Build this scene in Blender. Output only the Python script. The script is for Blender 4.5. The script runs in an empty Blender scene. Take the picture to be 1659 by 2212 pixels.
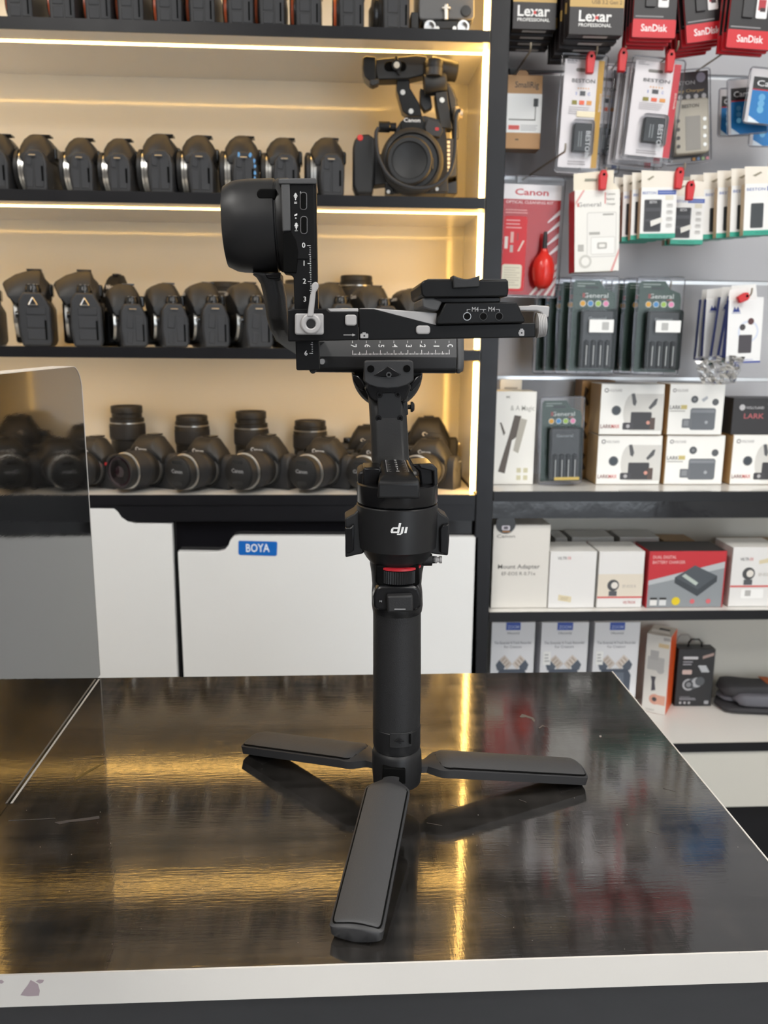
import bpy, bmesh, math, random
from mathutils import Vector, Matrix, Euler

random.seed(7)
scene = bpy.context.scene
col = scene.collection
PI = math.pi

# ---------------------------------------------------------------- camera
T = 0.90                      # counter height
CAM = Vector((0.0, 0.0, T + 0.312))
F_PX, IW, IH = 1800.0, 1659.0, 2212.0
PITCH, YAW, ROLL = math.radians(11.65), math.radians(3.144), math.radians(0.535)
_fw = Vector((math.sin(YAW) * math.cos(PITCH), math.cos(YAW) * math.cos(PITCH), -math.sin(PITCH)))
_rt = Vector((math.cos(YAW), -math.sin(YAW), 0.0))
_up = _rt.cross(_fw)
_rt, _up = (math.cos(ROLL) * _rt + math.sin(ROLL) * _up, -math.sin(ROLL) * _rt + math.cos(ROLL) * _up)
cd = bpy.data.cameras.new('camera')
cam = bpy.data.objects.new('camera', cd)
col.objects.link(cam)
cam.matrix_world = Matrix(((_rt.x, _up.x, -_fw.x, CAM.x), (_rt.y, _up.y, -_fw.y, CAM.y),
                           (_rt.z, _up.z, -_fw.z, CAM.z), (0, 0, 0, 1)))
cd.sensor_fit = 'VERTICAL'
cd.sensor_height = 36.0
cd.lens = F_PX / IH * 36.0
cd.clip_start = 0.02
cd.dof.use_dof = True
cd.dof.focus_distance = 0.515
cd.dof.aperture_fstop = 15.0
scene.camera = cam

# ---------------------------------------------------------------- world and light
world = bpy.data.worlds.new('daylight')
scene.world = world
world.use_nodes = True
bg = world.node_tree.nodes['Background']
bg.inputs[0].default_value = (0.86, 0.93, 1.0, 1)
bg.inputs[1].default_value = 4.8
scene.view_settings.view_transform = 'Standard'
scene.view_settings.look = 'None'
scene.view_settings.gamma = 1.0
scene.view_settings.exposure = 0.0
scene.view_settings.use_curve_mapping = False
LED_STRENGTH = 26.0
CEILING_STRENGTH = 27.0


def ray(px, py):
    return _fw + _rt * ((px - IW / 2) / F_PX) - _up * ((py - IH / 2) / F_PX)


def PY(px, py, Y):
    d = ray(px, py)
    return CAM + d * (Y / d.y)


def PZ(px, py, z):
    d = ray(px, py)
    return CAM + d * ((z - CAM.z) / d.z)


# ---------------------------------------------------------------- materials
MATS = {}


def lin(c):
    return tuple(((v / 255.0) / 12.92 if v / 255.0 <= 0.04045 else ((v / 255.0 + 0.055) / 1.055) ** 2.4) for v in c)


def pbr(name, rgb, rough=0.5, metal=0.0, spec=0.5, grain=None, bump=None, coat=0.0, var=None):
    """principled material; grain=(scale, amount) varies roughness, bump=(scale, strength, distance), var=(scale, amount) varies value"""
    if name in MATS:
        return MATS[name]
    m = bpy.data.materials.new(name)
    m.use_nodes = True
    nt = m.node_tree
    b = nt.nodes['Principled BSDF']
    b.inputs['Base Color'].default_value = (*rgb, 1)
    b.inputs['Roughness'].default_value = rough
    b.inputs['Metallic'].default_value = metal
    b.inputs['Specular IOR Level'].default_value = spec
    b.inputs['Coat Weight'].default_value = coat
    b.inputs['Coat Roughness'].default_value = 0.08
    tc = nt.nodes.new('ShaderNodeTexCoord')

    def noise(scale):
        n = nt.nodes.new('ShaderNodeTexNoise')
        n.inputs['Scale'].default_value = scale
        n.inputs['Detail'].default_value = 4
        nt.links.new(tc.outputs['Object'], n.inputs['Vector'])
        return n
    if grain:
        n = noise(grain[0])
        r = nt.nodes.new('ShaderNodeMapRange')
        r.inputs['To Min'].default_value = max(0.02, rough - grain[1])
        r.inputs['To Max'].default_value = rough + grain[1]
        nt.links.new(n.outputs['Fac'], r.inputs['Value'])
        nt.links.new(r.outputs['Result'], b.inputs['Roughness'])
    if bump:
        n = noise(bump[0])
        k = nt.nodes.new('ShaderNodeBump')
        k.inputs['Strength'].default_value = bump[1]
        k.inputs['Distance'].default_value = bump[2]
        nt.links.new(n.outputs['Fac'], k.inputs['Height'])
        nt.links.new(k.outputs['Normal'], b.inputs['Normal'])
    if var:
        n = noise(var[0])
        mx = nt.nodes.new('ShaderNodeMix')
        mx.data_type = 'RGBA'
        mx.inputs[6].default_value = (*[v * (1 - var[1]) for v in rgb], 1)
        mx.inputs[7].default_value = (*[min(1, v * (1 + var[1])) for v in rgb], 1)
        nt.links.new(n.outputs['Fac'], mx.inputs[0])
        nt.links.new(mx.outputs[2], b.inputs['Base Color'])
    MATS[name] = m
    return m


def ink(hexs, rough=0.42):
    """print or card colour from an sRGB hex"""
    key = 'ink_%s_%02d' % (hexs, int(rough * 100))
    if key in MATS:
        return MATS[key]
    rgb = lin([int(hexs[i:i + 2], 16) for i in (0, 2, 4)])
    return pbr(key, rgb, rough)


def emitter(name, rgb, strength):
    m = bpy.data.materials.new(name)
    m.use_nodes = True
    nt = m.node_tree
    nt.nodes.remove(nt.nodes['Principled BSDF'])
    e = nt.nodes.new('ShaderNodeEmission')
    e.inputs[0].default_value = (*rgb, 1)
    e.inputs[1].default_value = strength
    nt.links.new(e.outputs[0], nt.nodes['Material Output'].inputs[0])
    MATS[name] = m
    return m


def clear_plastic(name, tint=(0.985, 0.985, 0.99), gloss=0.0):
    m = bpy.data.materials.new(name)
    m.use_nodes = True
    nt = m.node_tree
    nt.nodes.remove(nt.nodes['Principled BSDF'])
    t = nt.nodes.new('ShaderNodeBsdfTransparent')
    t.inputs[0].default_value = (*tint, 1)
    g = nt.nodes.new('ShaderNodeBsdfGlossy')
    g.inputs['Roughness'].default_value = 0.12
    fr = nt.nodes.new('ShaderNodeFresnel')
    fr.inputs[0].default_value = 1.32
    ad = nt.nodes.new('ShaderNodeMath')
    ad.operation = 'ADD'
    ad.inputs[1].default_value = gloss
    mx = nt.nodes.new('ShaderNodeMixShader')
    nt.links.new(fr.outputs[0], ad.inputs[0])
    nt.links.new(ad.outputs[0], mx.inputs[0])
    nt.links.new(t.outputs[0], mx.inputs[1])
    nt.links.new(g.outputs[0], mx.inputs[2])
    nt.links.new(mx.outputs[0], nt.nodes['Material Output'].inputs[0])
    MATS[name] = m
    return m


def laminate(name, rgb, rough_lo, rough_hi, stretch, streak_col=None, spec=0.5, ior=1.5, coat=0.0):
    """glossy laminate with wiped, streaky dust: roughness and a little colour vary along stretched noise"""
    m = pbr(name, rgb, rough_lo, spec=spec)
    nt = m.node_tree
    b = nt.nodes['Principled BSDF']
    b.inputs['IOR'].default_value = ior
    b.inputs['Coat Weight'].default_value = coat
    b.inputs['Coat Roughness'].default_value = 0.045
    b.inputs['Coat IOR'].default_value = 1.62
    tc = [n for n in nt.nodes if n.type == 'TEX_COORD'][0]
    mp = nt.nodes.new('ShaderNodeMapping')
    mp.inputs['Scale'].default_value = stretch
    nt.links.new(tc.outputs['Object'], mp.inputs['Vector'])
    n1 = nt.nodes.new('ShaderNodeTexNoise')
    n1.inputs['Scale'].default_value = 1.0
    n1.inputs['Detail'].default_value = 7
    n1.inputs['Roughness'].default_value = 0.65
    nt.links.new(mp.outputs[0], n1.inputs['Vector'])
    mp2 = nt.nodes.new('ShaderNodeMapping')
    mp2.inputs['Scale'].default_value = (stretch[1], stretch[0], stretch[2])
    nt.links.new(tc.outputs['Object'], mp2.inputs['Vector'])
    n2 = nt.nodes.new('ShaderNodeTexNoise')
    n2.inputs['Scale'].default_value = 0.7
    n2.inputs['Detail'].default_value = 6
    n2.inputs['Roughness'].default_value = 0.7
    nt.links.new(mp2.outputs[0], n2.inputs['Vector'])
    mul = nt.nodes.new('ShaderNodeMath')
    mul.operation = 'MULTIPLY'
    nt.links.new(n1.outputs['Fac'], mul.inputs[0])
    nt.links.new(n2.outputs['Fac'], mul.inputs[1])
    rr = nt.nodes.new('ShaderNodeMapRange')
    rr.inputs['From Min'].default_value = 0.14
    rr.inputs['From Max'].default_value = 0.38
    rr.inputs['To Min'].default_value = rough_lo
    rr.inputs['To Max'].default_value = rough_hi
    nt.links.new(mul.outputs[0], rr.inputs['Value'])
    nt.links.new(rr.outputs[0], b.inputs['Roughness'])
    if streak_col:
        mx = nt.nodes.new('ShaderNodeMix')
        mx.data_type = 'RGBA'
        mx.inputs[6].default_value = (*rgb, 1)
        mx.inputs[7].default_value = (*streak_col, 1)
        r2 = nt.nodes.new('ShaderNodeMapRange')
        r2.inputs['From Min'].default_value = 0.18
        r2.inputs['From Max'].default_value = 0.42
        nt.links.new(mul.outputs[0], r2.inputs['Value'])
        nt.links.new(r2.outputs[0], mx.inputs[0])
        nt.links.new(mx.outputs[2], b.inputs['Base Color'])
    bp = nt.nodes.new('ShaderNodeBump')
    bp.inputs['Strength'].default_value = 0.06
    bp.inputs['Distance'].default_value = 0.001
    nt.links.new(mul.outputs[0], bp.inputs['Height'])
    nt.links.new(bp.outputs['Normal'], b.inputs['Normal'])
    mp3 = nt.nodes.new('ShaderNodeMapping')
    mp3.inputs['Scale'].default_value = (stretch[0] * 7, stretch[1] * 7, stretch[2] * 3)
    nt.links.new(tc.outputs['Object'], mp3.inputs['Vector'])
    n3 = nt.nodes.new('ShaderNodeTexNoise')
    n3.inputs['Scale'].default_value = 1.0
    n3.inputs['Detail'].default_value = 3
    nt.links.new(mp3.outputs[0], n3.inputs['Vector'])
    bp3 = nt.nodes.new('ShaderNodeBump')
    bp3.inputs['Strength'].default_value = 0.045 if coat else 0.0
    bp3.inputs['Distance'].default_value = 0.0006
    nt.links.new(n3.outputs['Fac'], bp3.inputs['Height'])
    nt.links.new(bp.outputs['Normal'], bp3.inputs['Normal'])
    nt.links.new(bp3.outputs['Normal'], b.inputs['Coat Normal'])
    return m


pbr('gimbal_black', (0.013, 0.013, 0.014), 0.42, spec=0.32, grain=(180, 0.08))
pbr('gimbal_gloss', (0.008, 0.008, 0.009), 0.22, spec=0.32)
pbr('gimbal_soft', (0.02, 0.02, 0.021), 0.5, spec=0.32, bump=(900, 0.25, 0.0004))
pbr('leg_pad', (0.045, 0.045, 0.047), 0.55, bump=(1200, 0.35, 0.0004))
pbr('leg_body', (0.028, 0.028, 0.03), 0.5)
pbr('grip_rubber', (0.018, 0.018, 0.019), 0.5, spec=0.32, bump=(1500, 0.5, 0.0005))
pbr('anodised_grey', (0.37, 0.36, 0.36), 0.45, metal=0.1)
pbr('dark_hole', (0.002, 0.002, 0.002), 0.7, spec=0.08)
pbr('gimbal_deep', (0.006, 0.006, 0.0065), 0.38, spec=0.18)
pbr('steel', (0.6, 0.6, 0.6), 0.3, metal=1.0)
pbr('bar_grey', (0.075, 0.075, 0.077), 0.45, spec=0.3)
pbr('mark_white', (0.75, 0.75, 0.75), 0.6)
pbr('mark_grey', (0.35, 0.35, 0.36), 0.6)
pbr('ring_red', (0.45, 0.02, 0.03), 0.35)
pbr('cam_black', (0.015, 0.015, 0.0155), 0.48, spec=0.4, grain=(90, 0.1), bump=(700, 0.2, 0.0005))
pbr('cam_side', (0.026, 0.0265, 0.029), 0.5, spec=0.4)
pbr('cam_door', (0.034, 0.035, 0.039), 0.6, spec=0.4)
pbr('cam_gloss', (0.01, 0.01, 0.01), 0.2)
pbr('silver', (0.62, 0.61, 0.58), 0.28, metal=0.9)
pbr('orange_ring', (0.65, 0.12, 0.03), 0.35)
pbr('glass_dark', (0.02, 0.008, 0.012), 0.06, spec=0.8)
pbr('unit_black', (0.009, 0.009, 0.011), 0.34, spec=0.3, grain=(40, 0.08))
pbr('unit_gloss_black', (0.006, 0.006, 0.008), 0.08, bump=(14, 0.12, 0.004))
pbr('shelf_white', (0.80, 0.78, 0.74), 0.15, grain=(20, 0.05))
pbr('back_cream', (0.80, 0.76, 0.66), 0.08, grain=(12, 0.02))
pbr('door_white', (0.80, 0.80, 0.79), 0.3, var=(6, 0.02))
pbr('slat_grey', (0.52, 0.52, 0.545), 0.4, grain=(30, 0.08))
pbr('aluminium', (0.65, 0.66, 0.67), 0.3, metal=0.9)
pbr('panel_beige', (0.62, 0.60, 0.54), 0.4)
pbr('dark_panel', (0.10, 0.08, 0.07), 0.5, var=(4, 0.2))  # front wall tone, kept dark so the gimbal reflects little
pbr('plaster', (0.68, 0.67, 0.65), 0.8, bump=(60, 0.1, 0.002))
pbr('floor_tile', (0.28, 0.27, 0.26), 0.35, var=(5, 0.15))
pbr('edge_white', (0.66, 0.64, 0.61), 0.35, var=(25, 0.03))
pbr('wire', (0.42, 0.36, 0.27), 0.4, metal=0.7)
pbr('tag_red', (0.62, 0.015, 0.02), 0.4)
laminate('counter_black', (0.014, 0.013, 0.012), 0.08, 0.18, (9, 70, 10), (0.042, 0.038, 0.036), ior=1.5, coat=0.9)
laminate('partition_black', (0.010, 0.010, 0.010), 0.025, 0.06, (8, 8, 30), ior=2.3)
laminate('front_black', (0.030, 0.032, 0.036), 0.06, 0.2, (6, 6, 12), (0.035, 0.037, 0.042))
emitter('led_warm', (1.0, 0.57, 0.145), LED_STRENGTH)
emitter('lamp_white', (1.0, 0.97, 0.92), CEILING_STRENGTH)
clear_plastic('blister_clear')
clear_plastic('bag_clear', (0.93, 0.93, 0.93), 0.12)


# ---------------------------------------------------------------- mesh builder
_text_cache = {}


def text_geo(s, bold=0.012):
    """triangulated letters of the built-in font, lying in the XY plane: verts, faces, width (size 1)"""
    key = (s, bold)
    if key not in _text_cache:
        c = bpy.data.curves.new('t', 'FONT')
        c.body = s
        c.size = 1.0
        c.resolution_u = 2
        c.offset = bold
        o = bpy.data.objects.new('t', c)
        col.objects.link(o)
        me = bpy.data.meshes.new_from_object(o)
        vs = [v.co.copy() for v in me.vertices]
        fs = [tuple(p.vertices) for p in me.polygons]
        bpy.data.objects.remove(o)
        bpy.data.curves.remove(c)
        bpy.data.meshes.remove(me)
        xs = [v.x for v in vs] or [0, 1]
        _text_cache[key] = (vs, fs, min(xs), max(xs))
    return _text_cache[key]


class MB:
    def __init__(self):
        self.v, self.f, self.mi, self.mats = [], [], [], []

    def slot(self, mat):
        m = MATS[mat] if isinstance(mat, str) else mat
        if m not in self.mats:
            self.mats.append(m)
        return self.mats.index(m)

    def add(self, vs, fs, mat, xf=None):
        k, s = len(self.v), self.slot(mat)
        for v in vs:
            v = Vector(v)
            self.v.append(xf @ v if xf else v)
        for f in fs:
            self.f.append([i + k for i in f])
            self.mi.append(s)
        return self

    def box(self, a, b, mat, xf=None):
        x0, y0, z0 = a
        x1, y1, z1 = b
        return self.add([(x0, y0, z0), (x1, y0, z0), (x1, y1, z0), (x0, y1, z0), (x0, y0, z1), (x1, y0, z1), (x1, y1, z1), (x0, y1, z1)],
                        [(0, 3, 2, 1), (4, 5, 6, 7), (0, 1, 5, 4), (1, 2, 6, 5), (2, 3, 7, 6), (3, 0, 4, 7)], mat, xf)

    def prism(self, pts, vec, mat, xf=None, cap=True):
        """polygon of 3-D points pushed along vec"""
        n = len(pts)
        pts = [Vector(p) for p in pts]
        vec = Vector(vec)
        # make the outline wind so that the first cap faces -vec
        nrm = Vector()
        for i in range(n):
            nrm += pts[i].cross(pts[(i + 1) % n])
        if nrm.dot(vec) > 0:
            pts = pts[::-1]
        vs = pts + [p + vec for p in pts]
        fs = [tuple(range(n)), tuple(range(2 * n - 1, n - 1, -1))] if cap else []
        for i in range(n):
            j = (i + 1) % n
            fs.append((j, i, i + n, j + n))
        return self.add(vs, fs, mat, xf)

    def loft(self, rings, mat, xf=None, caps=True, closed=True):
        n = len(rings[0])
        vs = [p for r in rings for p in r]
        fs = []
        for k in range(len(rings) - 1):
            for i in range(n if closed else n - 1):
                j = (i + 1) % n
                fs.append((k * n + i, k * n + j, (k + 1) * n + j, (k + 1) * n + i))
        if caps:
            fs.append(tuple(range(n - 1, -1, -1)))
            fs.append(tuple(range((len(rings) - 1) * n, len(rings) * n)))
        return self.add(vs, fs, mat, xf)

    def lathe(self, prof, mat, xf=None, seg=32, caps=True):
        """profile [(r, z)] turned about local Z"""
        rings = [[(r * math.cos(2 * PI * i / seg), r * math.sin(2 * PI * i / seg), z) for i in range(seg)] for r, z in prof]
        return self.loft(rings, mat, xf, caps)

    def tube(self, pts, r, mat, seg=8, caps=True, xf=None):
        pts = [Vector(p) for p in pts]
        rings = []
        for i, p in enumerate(pts):
            t = (pts[min(i + 1, len(pts) - 1)] - pts[max(i - 1, 0)]).normalized()
            a = t.cross(Vector((0.13, 0.21, 0.97))).normalized()
            b = t.cross(a)
            rr = r[i] if isinstance(r, (list, tuple)) else r
            rings.append([p + (a * math.cos(2 * PI * k / seg) + b * math.sin(2 * PI * k / seg)) * rr for k in range(seg)])
        return self.loft(rings, mat, xf, caps)

    def text(self, s, mat, xf, height=None, width=None, align='C', bold=0.012):
        """letters in the xf XY plane; height = size of the letters, width = squeeze to this width"""
        vs, fs, x0, x1 = text_geo(s, bold)
        w = max(1e-6, x1 - x0)
        sy = height if height else width / w
        sx = (width / w) if width else sy
        ox = {'C': -(x0 + x1) / 2, 'L': -x0, 'R': -x1}[align]
        return self.add([((v.x + ox) * sx, v.y * sy, 0) for v in vs], fs, mat, xf)

    def build(self, name, parent=None, origin=None, smooth=None, bevel=None, seg=2):
        me = bpy.data.meshes.new(name)
        o0 = Vector(origin) if origin is not None else None
        me.from_pydata([tuple(v - o0) if o0 else tuple(v) for v in self.v], [], self.f)
        for m in self.mats:
            me.materials.append(m)
        me.polygons.foreach_set('material_index', self.mi)
        if smooth or bevel:
            me.polygons.foreach_set('use_smooth', [True] * len(me.polygons))
            me.update()
            me.set_sharp_from_angle(angle=math.radians(smooth or 40))
        me.update()
        o = bpy.data.objects.new(name, me)
        col.objects.link(o)
        if parent:
            o.parent = parent
        if bevel:
            b = o.modifiers.new('edge', 'BEVEL')
            b.width = bevel
            b.segments = seg
            b.limit_method = 'ANGLE'
            b.angle_limit = math.radians(38)
            b.harden_normals = False
        return o


def tag(o, label=None, cat=None, group=None, kind=None):
    if label:
        o['label'] = label
    if cat:
        o['category'] = cat
    if group:
        o['group'] = group
    if kind:
        o['kind'] = kind
    return o


def thing(name, label, cat, loc=(0, 0, 0), rot=(0, 0, 0), group=None):
    o = bpy.data.objects.new(name, None)
    o.empty_display_size = 0.02
    col.objects.link(o)
    o.location = loc
    o.rotation_euler = rot
    return tag(o, label, cat, group)


def copy_tree(o, parent=None):
    c = o.copy()
    col.objects.link(c)
    c.parent = parent
    for ch in o.children:
        copy_tree(ch, c)
    return c


def arc(cx, cy, r, a0, a1, n=8):
    return [(cx + r * math.cos(math.radians(a0 + (a1 - a0) * i / n)), cy + r * math.sin(math.radians(a0 + (a1 - a0) * i / n))) for i in range(n + 1)]


def rrect(x0, y0, x1, y1, r, n=4):
    r = min(r, (x1 - x0) / 2, (y1 - y0) / 2)
    return (arc(x0 + r, y0 + r, r, 180, 270, n) + arc(x1 - r, y0 + r, r, 270, 360, n) +
            arc(x1 - r, y1 - r, r, 0, 90, n) + arc(x0 + r, y1 - r, r, 90, 180, n))


AX_X = Matrix(((0, 0, 1, 0), (1, 0, 0, 0), (0, 1, 0, 0), (0, 0, 0, 1)))      # local Z -> X
AX_Y = Matrix(((1, 0, 0, 0), (0, 0, 1, 0), (0, -1, 0, 0), (0, 0, 0, 1)))     # local Z -> Y, local Y -> -Z
FRONT = Matrix(((1, 0, 0, 0), (0, 0, -1, 0), (0, 1, 0, 0), (0, 0, 0, 1)))    # XY plane -> facing -Y, local Y -> Z


def at(p, m=None):
    return Matrix.Translation(Vector(p)) @ (m if m else Matrix.Identity(4))
# ================================================================ the room
def struct(name, mb, **k):
    return tag(mb.build(name, **k), kind='structure')


struct('floor', MB().box((-2.6, -3.2, -0.05), (2.6, 2.1, 0), 'floor_tile'))
struct('wall_back', MB().box((-2.6, 2.0, 0), (2.6, 2.1, 2.9), 'plaster'))
struct('wall_left', MB().box((-2.7, -3.2, 0), (-2.6, 2.1, 2.9), 'plaster'))
struct('wall_right', MB().box((2.6, -3.2, 0), (2.7, 2.1, 2.9), 'plaster'))
struct('ceiling', MB().box((-2.7, -3.2, 2.9), (2.7, 2.1, 2.95), 'plaster'))
# unseen shop front: dark wall added for deeper gimbal blacks, right opening admits daylight
wf = MB()
wf.box((-2.7, -3.3, 0), (0.9, -3.2, 2.9), 'dark_panel')
wf.box((0.9, -3.3, 2.55), (2.7, -3.2, 2.9), 'plaster')
wf.box((2.5, -3.3, 0), (2.7, -3.2, 2.55), 'plaster')
struct('wall_front', wf)
for k, (x, y) in enumerate(((-1.1, -0.1), (1.1, -0.1), (-1.1, -1.6), (1.1, -1.6))):
    r = thing('ceiling_light', ('square white panel lamp in the ceiling, nearest the shelves on the left', 'square white panel lamp in the ceiling, nearest the shelves on the right',
                                'square white panel lamp in the ceiling, near the shop front on the left', 'square white panel lamp in the ceiling, near the shop front on the right')[k], 'lamp', (x, y, 2.9))
    MB().box((-0.32, -0.32, -0.03), (0.32, 0.32, -0.001), 'edge_white').build('lamp_frame', r, bevel=0.004)
    MB().box((-0.29, -0.29, -0.034), (0.29, 0.29, -0.031), 'lamp_white').build('diffuser', r)

# ================================================================ left display unit with lit shelves
YF, YB = 1.50, 1.74           # front edge of the shelves, back panel
XL, XR = -1.20, 0.251         # inside of the unit
SHELF_Z = [1.974, 1.715, 1.4525, 1.1955, 0.934]
TH = 0.0175
unit = thing('shelf_unit', 'black edged wall shelf unit with warm strip lights holding rows of cameras', 'shelf unit', (0, YF, 0))
UO = (0, YF, 0)
MB().box((XL, YB, 0.05), (XR, YB + 0.016, 2.3), 'back_cream').build('back_panel', unit, UO)
MB().box((XL - 0.033, YF, 0.0), (XL, YB + 0.016, 2.3), 'unit_black').build('side_panel', unit, UO, bevel=0.001)
sp = MB()
sp.box((XR + 0.0015, YF, 0.0), (XR + 0.033, YB + 0.016, 2.3), 'unit_black')
sp.build('side_panel', unit, UO, bevel=0.001)
MB().box((XR, YF + 0.004, 0.94), (XR + 0.0014, YB, 2.3), 'back_cream').build('side_lining', unit, UO)
for z in SHELF_Z:
    s = MB().box((XL, YF + 0.002, z - TH), (XR, YB, z), 'shelf_white').build('shelf', unit, UO)
    MB().box((XL, YF - 0.0005, z - TH - 0.0004), (XR, YF + 0.0018, z + 0.0004), 'unit_black').build('edge_band', s, UO)
for z in SHELF_Z[:-1]:
    MB().box((XL + 0.02, YF + 0.052, z - TH - 0.0011), (XR - 0.001, YF + 0.060, z - TH - 0.0001), 'led_warm').build('strip_light', unit, UO)
for z0, z1 in zip(SHELF_Z[1:], SHELF_Z[:-1]):
    MB().box((XR - 0.0055, YF + 0.022, z0 + 0.002), (XR - 0.0002, YF + 0.034, z1 - TH - 0.004), 'led_warm').build('strip_light', unit, UO)
# cabinet below the lowest shelf: glossy black backing, two white doors with finger pulls cut into their tops
MB().box((XL, YF + 0.02, 0.05), (XR, YF + 0.034, 0.916), 'unit_gloss_black').build('cabinet_front', unit, UO)
MB().box((XL, YF + 0.002, 0.885), (XR, YF + 0.019, 0.916), 'unit_black').build('cabinet_rail', unit, UO)


def door(pts_px, name='door'):
    pts = [PY(x, y, YF) for x, y in pts_px]
    return MB().prism(pts, (0, 0.016, 0), 'door_white').build(name, unit, UO, bevel=0.0008)


def low(x, z):
    d = PY(x, 1400, YF)
    return d.x, z


dl = [(-330, 1094), (246, 1099), (254, 1106), (262, 1118), (276, 1127), (290, 1131), (371, 1132), (384, 1480), (400, 1950), (-330, 1960)]
door(dl)
dr = [(384, 1192), (470, 1193), (484, 1190), (493, 1180), (497, 1168), (504, 1160), (515, 1158), (1033, 1160), (1028, 1480), (1020, 1940), (413, 1950), (398, 1480)]
dr_o = door(dr)
MB().box((XL, YF + 0.006, 0.0), (XR, YF + 0.02, 0.05), 'unit_black').build('plinth', unit, UO)
# blue brand sticker on the right door
st = MB()
a, b = PY(515, 1200, YF - 0.0006), PY(598, 1168, YF - 0.0006)
pts = [PY(x, y, YF - 0.0006) for x, y in [(516, 1168), (597, 1170), (599, 1173), (598, 1199), (595, 1201), (518, 1199), (515, 1196), (515, 1171)]]
so = a
st.prism(pts, (0, 0.0005, 0), ink('0F66BE'))
st.text('BOYA', ink('F2F6FA'), at(PY(557, 1192, YF - 0.0008), FRONT), height=0.0215, width=0.043)
tag(st.build('sticker', None), 'blue rectangular BOYA sticker on the white cabinet door', 'sticker')

# ================================================================ right bay: slatted wall with shelves
XB0, XB1 = XR + 0.0345, 1.30
YS = 1.715
bay = thing('slatwall_unit', 'grey slatted wall bay with hooks and black edged white shelves', 'shelf unit', (0.8, YF, 0))
BO = (0.8, YF, 0)
groove = [2.10, 1.907, 1.717, 1.527, 1.3325, 1.1383]
zz = groove + [0.90]
for i in range(len(zz) - 1):
    MB().box((XB0, YS, zz[i + 1] + 0.004), (XB1, YS + 0.016, zz[i] - 0.004), 'slat_grey').build('slat_board', bay, BO, bevel=0.001)
for z in groove:
    MB().box((XB0, YS + 0.008, z - 0.0036), (XB1, YS + 0.020, z + 0.0036), 'aluminium').build('slat_channel', bay, BO)
MB().box((XB0, YS + 0.021, 0.05), (XB1, YS + 0.03, 2.3), 'unit_black').build('back_panel', bay, BO)
MB().box((XB0, YS + 0.004, 0.10), (XB1, YS + 0.02, 0.896), 'panel_beige').build('lower_back_panel', bay, BO)
MB().box((XB1, YF, 0), (XB1 + 0.033, YS + 0.03, 2.3), 'unit_black').build('side_panel', bay, BO)
ZE, ZF, ZG = 0.9401, 0.7065, 0.4290
for z, dep in ((ZE, 0), (ZF, 0), (ZG, 0)):
    s = MB().box((XB0, YF + 0.002, z - 0.018), (XB1, YS + 0.003, z), 'shelf_white').build('shelf', bay, BO)
    MB().box((XB0, YF - 0.0005, z - 0.0184), (XB1, YF + 0.0018, z + 0.0004), 'unit_black').build('edge_band', s, BO)
MB().box((XB0, YF + 0.008, ZE - 0.052), (XB1, YF + 0.02, ZE - 0.0185), 'unit_gloss_black').build('rail', bay, BO)
MB().box((XB0, YF + 0.004, 0.285), (XB1, YF + 0.018, ZG - 0.0185), 'panel_beige').build('drawer_front', bay, BO, bevel=0.001)
MB().box((XB0, YF + 0.03, 0.0), (XB1, YF + 0.045, 0.283), 'unit_black').build('plinth', bay, BO)
MB().box((XB0 + 0.0002, YF + 0.10, ZE + 0.004), (XB0 + 0.0035, YF + 0.107, ZE + 0.20), 'led_warm').build('strip_light', bay, BO)

# ================================================================ counter
TF, TB, TX0, TX1 = 0.3695, 0.7455, -0.2246, 0.2636
cnt = thing('counter', 'glossy black counter top with a white front edge', 'counter', (0.02, TF, 0))
CO = (0.02, TF, 0)
CX0 = -0.75
MB().box((CX0, TF + 0.0012, T - 0.018), (TX1 - 0.0006, TB, T), 'counter_black').build('counter_top', cnt, CO)
eb = MB().box((CX0, TF, T - 0.0182), (TX1, TF + 0.0011, T + 0.0001), 'edge_white')
eb.box((TX1 - 0.0005, TF + 0.0011, T - 0.0182), (TX1 + 0.0006, TB + 0.0004, T + 0.0003), 'edge_white')
eb.build('edge_band', cnt, CO)
MB().box((CX0, TF + 0.022, 0.02), (TX1 - 0.02, TF + 0.038, T - 0.0184), 'front_black').build('front_panel', cnt, CO)
MB().box((TX1 - 0.019, TF + 0.022, 0.0), (TX1 - 0.003, TB - 0.01, T - 0.0184), 'front_black').build('side_panel', cnt, CO)
MB().box((CX0, TB - 0.026, 0.02), (TX1 - 0.02, TB - 0.01, T - 0.0184), 'front_black').build('back_panel', cnt, CO)
MB().box((-0.2244, TF + 0.16, T + 0.00005), (-0.2230, TB - 0.004, T + 0.0003), 'edge_white').build('sealant_line', cnt, CO)
# scuff mark on the edge
sc = MB()
for pts in ([(44, 2150), (52, 2138), (60, 2128), (66, 2117), (74, 2121), (82, 2126), (86, 2140), (84, 2151), (60, 2152)], [(77, 2120), (84, 2116), (95, 2117), (93, 2122), (86, 2125)], [(-8, 2118), (4, 2117), (9, 2121), (4, 2125), (-8, 2123)]):
    sc.prism([PY(x, y, TF - 0.0001) for x, y in pts], (0, 0.00008, 0), ink('A3949A', 0.6))
sc.build('scuff', cnt, CO)

# scratches and dried marks on the counter top
mk = MB()


def mark(pts, c):
    mk.add([PZ(x, y, T + .00012) for x, y in pts], [tuple(range(len(pts)))], ink(c, .6))


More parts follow.
